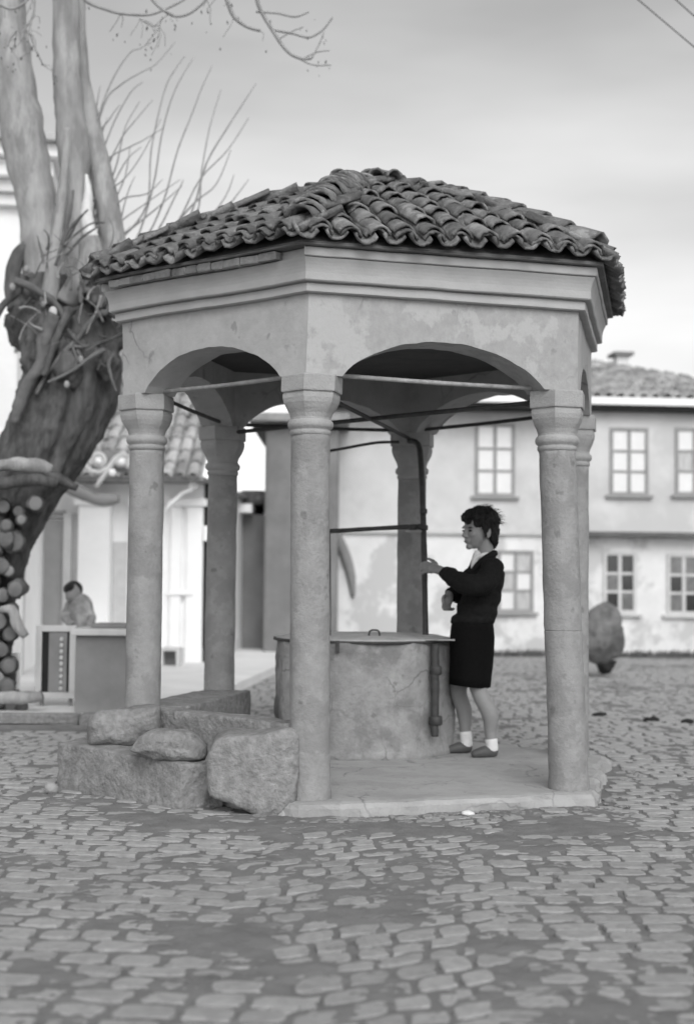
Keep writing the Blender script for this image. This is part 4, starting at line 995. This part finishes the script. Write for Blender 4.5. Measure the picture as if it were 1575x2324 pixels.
limb(bm, [kp(180, 1380), kp(184, 1420), kp(185, 1470)], [.10, .11, .12])
prt(fuse('body', bm, 'skin', kid, .010, 3), kid)
bm = bmesh.new(); ell(bm, kp(167, 1338, .0), (.088, .098, .085)); ell(bm, kp(160, 1337, -.05), (.07, .07, .06)); prt(fuse('hair', bm, 'hair', kid, .01, 2), kid)
bm = bmesh.new(); limb(bm, [kp(181, 1376), kp(185, 1420), kp(186, 1462)], [.125, .135, .14]); 
for s_ in (-1, 1): limb(bm, [kp(176+14*s_, 1376, .0), kp(178+28*s_, 1402, -.06)], [.065, .055])
prt(fuse('shirt', bm, 'print_cloth', kid, .012, 3), kid)
prt(box('stool', 'board_grey', None, kp(165, 1500).x, kp(208, 1500).x, KY-.15, KY+.2, KZ, kp(185, 1495).z), kid)
# little crate by the white wall
cy_ = 17.0; q0, q1 = px(364, 1500, cy_).x, px(408, 1500, cy_).x; z0_ = KZ; z1_ = px(385, 1478, cy_).z
cr_ = thing('wooden_crate', 'small open pale crate on the pavement by the white shop wall', 'crate', None, ((q0+q1)/2, cy_, KZ))
for nm, (a, b, c, d, e_, f_) in (('crate_side', (q0, q0+.03, cy_, cy_+.25, z0_, z1_)), ('crate_side', (q1-.05, q1, cy_, cy_+.25, z0_, z1_)), ('crate_top', (q0, q1, cy_, cy_+.25, z1_+.001, z1_+.04)), ('crate_back', (q0+.03, q1-.05, cy_+.2, cy_+.25, z0_, z1_))):
    prt(box(nm, 'board_pale' if nm != 'crate_back' else 'board_grey', None, a, b, c, d, e_, f_, .004), cr_)
# boulder near the house at the right
o = rock('weathered_boulder', [(1366+54*math.cos(a)*(1+.05*math.sin(3*a)), 1440+72*math.sin(a)) for a in [2*math.pi*i/18 for i in range(18)]], 17.1, .42, m='boulder', amp=1.4, seed=31, boxy=3.0)
tag(o, 'big dark round weathered boulder on the cobbles in front of the long house', 'boulder')
o = rock('gap_shade_wedge', [(1350, 1500), (1400, 1500), (1385, 1528), (1362, 1530)], 17.1, .35, m='dark', amp=.6, seed=33, boxy=2.4)  # black wedge put in as the shade of the gap below the boulder
tag(o, 'dark wedge painting in the shaded gap under the weathered boulder', 'stone')
# overhead wires
for (x0, y0, x1, y1, lab) in ((1380, -60, 1640, 160, 'lower of two thin overhead wires crossing the sky corner'), (1480, -50, 1660, 110, 'upper of two thin overhead wires crossing the sky corner')):
    a, b = px(x0, y0, 12.5), px(x1, y1, 11.5); d = b-a
    tag(tube('overhead_wire', 'dark', None, [a-d*6, a-d*2+Vector((0, 0, -.05)), a, b, b+d*3+Vector((0, 0, -.05)), b+d*8], .0055, 6), lab, 'wire')

# ------------------------------------------------------------------ the leaning pollarded tree
TY = 11.8
tree = thing('pollard_tree', 'leaning old tree with knotted burl, bare limbs and thin shoots', 'tree', None, tuple(px(-75, 1655, TY)))
def tp(x_, y_, dy=0): return px(x_, y_, TY+dy)
bm = bmesh.new()
P, R_ = smoothpath([tp(-85, 1680), tp(-72, 1500), tp(-50, 1360), tp(-15, 1220), tp(55, 1085), tp(122, 970), tp(158, 870), tp(160, 780), tp(150, 715)], [.34, .30, .29, .29, .30, .35, .38, .39, .28], 18)
SG = 110; V, F = tube_geo(P, R_, SG, .12, 2.5); acc = 0; out = []
for i in range(len(P)):
    if i: acc += (P[i]-P[i-1]).length
    for k in range(SG):
        an = 2*math.pi*k/SG+acc*.35; v = V[i*SG+k]; d = (v-P[i]).normalized()
        rg = 1-abs(mnoise.noise(Vector((math.cos(an)*3.2, math.sin(an)*3.2, acc*1.1))))*2; r2_ = 1-abs(mnoise.noise(Vector((math.cos(an)*9, math.sin(an)*9, acc*3.0+5))))*2
        out.append(v+d*(.050*rg+.022*r2_+.010*mnoise.noise(v*22)))
V = out
trunk = prt(from_py('trunk', V, F, 'bark', None, smooth=True), tree)
# burl: knobs fused together
bm = bmesh.new()
for i in range(26):
    c = tp(random.uniform(40, 245), random.uniform(655, 840), random.uniform(-.35, .25)); r_ = random.uniform(.09, .22); ell(bm, c, (r_, r_, r_*random.uniform(.7, 1.3)))
ell(bm, tp(150, 760), (.38, .36, .36)); ell(bm, tp(60, 720), (.14, .2, .2)); ell(bm, tp(100, 660), (.25, .25, .18)); ell(bm, tp(215, 680), (.2, .25, .16))
prt(fuse('burl', bm, 'bark', tree, .03, 2, lambda p, n: p+n*(.06*mnoise.fractal(p*5, .8, 2, 4))), tree)
LIMBS = [([(112, 690), (100, 600), (90, 520), (78, 430), (55, 320), (30, 180), (16, 60), (8, -120)], [.22, .18, .17, .175, .195, .19, .17, .16], 0, 'bark_pale'),
         ([(176, 690), (172, 600), (172, 520), (172, 420), (164, 320), (156, 220), (151, 100), (148, -120)], [.15, .12, .115, .13, .14, .125, .115, .115], .1, 'bark_pale'),
         ([(250, 700), (262, 620), (252, 520), (234, 420), (216, 340), (200, 260), (180, 150), (170, -100)], [.13, .12, .11, .105, .10, .095, .085, .07], .25, 'bark_pale'),
         ([(110, 690), (118, 620), (126, 540), (140, 450), (149, 350), (153, 290)], [.075, .06, .05, .042, .036, .02], -.3, 'bark_pale'),
         ([(150, 690), (190, 620), (205, 575), (200, 540)], [.10, .09, .10, .09], -.25, 'bark_pale'),
         ([(215, 560), (202, 520), (196, 480), (200, 440), (196, 395)], [.07, .06, .05, .04, .012], .0, 'cut_wood'),
         ([(40, 700), (28, 640), (40, 580), (60, 555)], [.09, .07, .06, .04], -.1, 'bark')]
for pts, rad, dy, m_ in LIMBS:
    prt(tube('limb', m_, None, [tp(a, b, dy) for a, b in pts], rad, 20, .12, 5, 6), tree)
# tangled cut branches and roots on the burl
TW = [([(60, 620), (40, 660), (10, 690), (-20, 740)], .05), ([(30, 640), (80, 655), (125, 690), (150, 740)], .045), ([(125, 710), (105, 760), (95, 820), (60, 880), (30, 960)], .085), ([(160, 700), (140, 740), (120, 790), (100, 850)], .05),
      ([(265, 655), (235, 660), (205, 665), (180, 655)], .05), ([(275, 715), (240, 705), (205, 730), (175, 770), (140, 810), (110, 850), (80, 900)], .035), ([(290, 750), (255, 770), (215, 785), (180, 780), (150, 745)], .022), ([(240, 790), (200, 815), (165, 838), (130, 860), (105, 865)], .024),
      ([(255, 800), (245, 830), (255, 860), (262, 890)], .02), ([(225, 780), (235, 810), (225, 840)], .014), ([(190, 790), (165, 790), (175, 820), (165, 850)], .016), ([(265, 620), (250, 690), (240, 720)], .03), ([(150, 790), (150, 830), (152, 872)], .028), ([(170, 760), (180, 800), (183, 815)], .026),
      ([(205, 600), (190, 640), (185, 690)], .03), ([(140, 560), (160, 520), (190, 490)], .02), ([(150, 580), (185, 540), (225, 515)], .016), ([(150, 560), (180, 500), (195, 470)], .014), ([(160, 545), (200, 510), (235, 500)], .012), ([(130, 600), (150, 540), (160, 480), (168, 430)], .02), ([(280, 640), (262, 670), (240, 690), (215, 690)], .026)]
for i, (pts, r_) in enumerate(TW):
    n_ = len(pts); prt(tube('cut_branch', 'bark_mid' if i % 3 else 'bark', None, [tp(a+random.uniform(-5, 5), b+random.uniform(-5, 5), -.42-.03*(i % 4)) for a, b in pts], [r_*.8*(1-.45*k/n_) for k in range(n_)], 10, .35, 11, 6), tree)
for i in range(46):      # thin tangled sprouts round the burl
    a, b = random.uniform(40, 270), random.uniform(560, 800); an = random.uniform(-2.6, -.2) if b < 660 else random.uniform(0, 6.28); ln_ = random.uniform(35, 95); cv = random.uniform(-.8, .8); pts = [(a, b)]
    for k in range(4): an += cv*.35+random.uniform(-.25, .25); pts.append((pts[-1][0]+math.cos(an)*ln_/4, pts[-1][1]+math.sin(an)*ln_/4))
    r0_ = random.uniform(.006, .015); prt(tube('sprout', ('bark_mid', 'bark_pale', 'bark')[i % 3], None, [tp(q[0], q[1], -.45-.05*(i % 5)) for q in pts], [r0_*(1-.18*k) for k in range(5)], 7, .2, 14, 4), tree)
for (a, b, r_) in ((120, 708, .045), (60, 610, .03), (152, 872, .03), (183, 815, .03), (28, 650, .03), (98, 690, .025), (210, 590, .05), (205, 612, .05)):
    bm = bmesh.new(); ell(bm, tp(a, b, -.50), (r_*.8, .02, r_*1.1)); prt(from_bm('sawn_end', bm, 'bark_pale' if r_ < .035 else 'frame_pale', None, smooth=True), tree)
# long thin shoots; photo points are from a crop, 0.369 of its pixels
SH = [[(560, 1000), (610, 700), (700, 470), (800, 320), (860, 295), (920, 255)], [(540, 1050), (640, 640), (740, 520), (870, 440), (960, 390), (1080, 250)], [(600, 1100), (680, 800), (800, 570), (880, 500)], [(560, 950), (600, 620), (618, 520)], [(640, 1100), (740, 860), (830, 740), (940, 610)],
      [(760, 1450), (905, 1250), (930, 920), (1010, 560), (1080, 420), (1140, 340)], [(820, 1500), (940, 1150), (990, 850), (1040, 650), (1100, 500), (1195, 345)], [(860, 1500), (1000, 1250), (1090, 930), (1180, 700), (1240, 540), (1305, 400)], [(960, 1480), (1200, 1330), (1240, 1050), (1290, 780), (1360, 545)],
      [(1100, 1420), (1270, 1000), (1400, 780), (1490, 640), (1575, 510)], [(980, 1460), (1100, 1350), (1230, 1100), (1400, 920), (1530, 720)], [(560, 1250), (740, 1120), (860, 970), (990, 730)], [(520, 1280), (640, 1000), (800, 900), (880, 860), (1010, 780)], [(620, 1330), (760, 1010), (870, 900)], [(700, 1400), (880, 1260), (1110, 1100)],
      [(760, 1440), (950, 1290), (1120, 1140)], [(1000, 1440), (1200, 1240), (1330, 1130), (1420, 920)], [(1150, 1420), (1290, 1330), (1390, 1200), (1440, 1070)], [(700, 1480), (780, 1200), (830, 1080)], [(640, 1440), (700, 1250), (770, 1080), (800, 900)], [(1280, 1400), (1400, 1270), (1530, 1100)], [(600, 900), (680, 720), (740, 640)], [(720, 1250), (900, 1190), (1000, 1100)],
      [(580, 1180), (610, 900), (660, 720)], [(650, 1200), (720, 1000), (770, 780), (860, 620)], [(900, 1500), (1080, 1200), (1130, 1100)]]
K = .369
for i, pts in enumerate(SH):
    n_ = len(pts); a, b = pts[0]; st0 = tp(215+random.uniform(-25, 35), 590, .2)
    pp = [st0]+[tp(q*K, r_*K, .2+.35*((i*37) % 11)/11) for q, r_ in pts]; rd = [.011]+[.0095*(1-.62*k/(n_-1)) for k in range(n_)]
    prt(tube('shoot', 'twig', None, pp, rd, 6, 0, 6, 4), tree)
# hanging boughs at the top of the frame, with a few withered leaves
HB = [([(470, -60), (540, 10), (640, 50), (740, 78), (900, 88), (1000, 60), (1120, 0), (1200, -60)], .014), ([(900, -60), (960, 20), (1040, 80), (1100, 97), (1180, 70), (1270, -10), (1300, -80)], .014), ([(1370, -80), (1400, 10), (1440, 100), (1520, 160), (1600, 185)], .02),
      ([(0, 20), (60, 50), (130, 30), (200, -40)], .013), ([(210, -40), (210, 60), (190, 130), (185, 200), (220, 300), (265, 395)], .012), ([(210, 90), (150, 180), (130, 250)], .010), ([(100, 180), (60, 240), (50, 280)], .012), ([(1000, 100), (980, 160), (975, 220)], .006), ([(860, 110), (920, 150), (985, 155)], .006)]
HB2 = [([(1000, -40), (1010, 20), (1055, 100), (1110, 180), (1160, 208), (1200, 208)], .018), ([(1060, 105), (1130, 118), (1190, 132), (1240, 105), (1275, 60)], .011), ([(1000, 40), (1075, 45), (1140, 58), (1190, 40)], .010), ([(1130, 195), (1200, 230), (1270, 232)], .007), ([(1200, 208), (1230, 150), (1245, 110)], .007), ([(1080, 140), (1130, 110), (1170, 95)], .006), ([(1170, 208), (1220, 185), (1265, 180)], .006)]
LV = []; LF = []
def leafs(pp, n_):
    for _ in range(n_):
        p = random.choice(pp[1:])+Vector((random.uniform(-.06, .06), random.uniform(-.06, .06), random.uniform(-.10, .02))); q = len(LV); l = random.uniform(.02, .045)
        d = Vector((random.uniform(-.5, .5), random.uniform(-.5, .5), -1)).normalized()*l; s_ = d.orthogonal().normalized()*l*.28
        n2 = d.cross(s_).normalized()*l*.1; LV.extend([p, p+d*.5+s_+n2, p+d, p+d*.5-s_+n2]); LF.append((q, q+1, q+2)); LF.append((q, q+2, q+3))
for pts, r_ in HB:
    pp = [tp(a*K, b*K, -.8) for a, b in pts]; prt(tube('bough', 'twig', None, pp, [r_*(1-.5*k/len(pp)) for k in range(len(pp))], 6, .1, 9, 5), tree); leafs(pp, 2)
    for _ in range(5):
        p = random.choice(pp); e_ = p+Vector((random.uniform(-.15, .15), random.uniform(-.1, .1), random.uniform(-.2, -.03))); prt(tube('twig', 'twig', None, [p, p.lerp(e_, .5)+Vector((.02, 0, .02)), e_], [.004, .003, .002], 5), tree); leafs([p, e_, e_], 1)
for pts, r_ in HB2:
    pp = [tp(581+(a-1000)*.631+251*0+0, b*.631, -.8) if False else tp((1000+a*1.0857)*.5812, b*1.0857*.5812, -.8) for a, b in [(a-1000, b) for a, b in pts]]
    prt(tube('bough', 'twig', None, pp, [r_*(1-.5*k/len(pp)) for k in range(len(pp))], 6, .1, 9, 5), tree); leafs(pp, 2)
o = from_py('leaves', LV, LF, 'leaf', None, recalc=False); prt(o, tree); o['kind'] = 'stuff'

# ------------------------------------------------------------------ woodpile by the trunk
LY = 11.25
LOGS = [(80, 1142, 19, 'log with pale sawn end high in the pile beside the trunk'), (42, 1160, 14, None), (8, 1150, 17, None), (14, 1192, 15, None), (48, 1180, 12, None), (12, 1222, 22, None), (32, 1230, 25, None), (4, 1285, 20, None), (20, 1296, 14, None), (34, 1338, 20, None), (6, 1352, 18, None), (26, 1385, 18, None), (-4, 1410, 22, None), (22, 1440, 17, None), (2, 1475, 20, None), (20, 1512, 19, None), (-8, 1540, 20, None), (16, 1560, 20, None), (-14, 1245, 20, None), (-18, 1320, 20, None), (-22, 1380, 20, None), (-26, 1450, 20, None), (-24, 1500, 20, None), (-2, 1590, 18, None), (24, 1600, 17, None), (50, 1606, 14, None)]
for i, (x_, y_, r_, lab) in enumerate(LOGS):
    c = px(x_, y_, LY+random.uniform(-.06, .06)); rr = r_*LY/FPX; n_ = 20; V = []; F = []; dx = -.13+random.uniform(-.04, .05); dz = random.uniform(-.03, .03)
    lg = .55
    ax_ = [Vector((c.x+dx*t_, c.y+lg*t_, c.z+dz*t_)) for t_ in (0, .06, .3, .6, 1)]
    V, F = tube_geo(ax_, [rr*.93, rr, rr*1.0, rr*.97, rr*.95], n_, .38, 11)
    lo = from_py('log', V, F, 'bark', None, smooth=True)
    lt = tag(lo, lab or 'bark covered log with sawn end showing in the woodpile', 'log', 'logs stacked beside the leaning trunk')
    bm = bmesh.new(); ell(bm, (c.x, c.y-.002, c.z), (rr*.86, .012, rr*.86)); e_ = from_bm('sawn_end', bm, 'bark_mid' if i % 4 else 'board_grey', lo, smooth=True)
for (pts, r_, lab) in (([(-20, 1060), (30, 1054), (80, 1058), (118, 1066)], .06, 'upper bark slab roofing the woodpile'), ([(-20, 1098), (40, 1092), (90, 1088), (134, 1096)], .055, 'lower bark slab roofing the woodpile'), ([(100, 1070), (140, 1090), (175, 1106)], .045, 'short dark board end jutting from the woodpile roof'), ([(-10, 1388), (25, 1384), (40, 1420), (58, 1445)], .04, 'bent grey plank leaning out of the woodpile'), ([(-20, 1582), (30, 1585), (80, 1582), (96, 1578)], .05, 'grey plank lying on the pavement before the woodpile')):
    tag(tube('bark_slab' if 'bark' in lab else 'plank', 'bark' if 'dark' in lab or 'lower' in lab else 'bark_pale', None, [px(a, b, LY-.12) for a, b in pts], [r_*.8]+[r_]*(len(pts)-2)+[r_*.8], 12, .35, 7, 5), lab, 'slab' if 'bark' in lab else 'plank')
p = px(36, 1495, 11.9); tag(box('white_post', 'white_wall', None, px(28, 1500, 11.9).x, px(44, 1500, 11.9).x, 11.85, 11.95, KZ, px(36, 1482, 11.9).z, .012), 'short white post standing between the woodpile and the framed board', 'post')
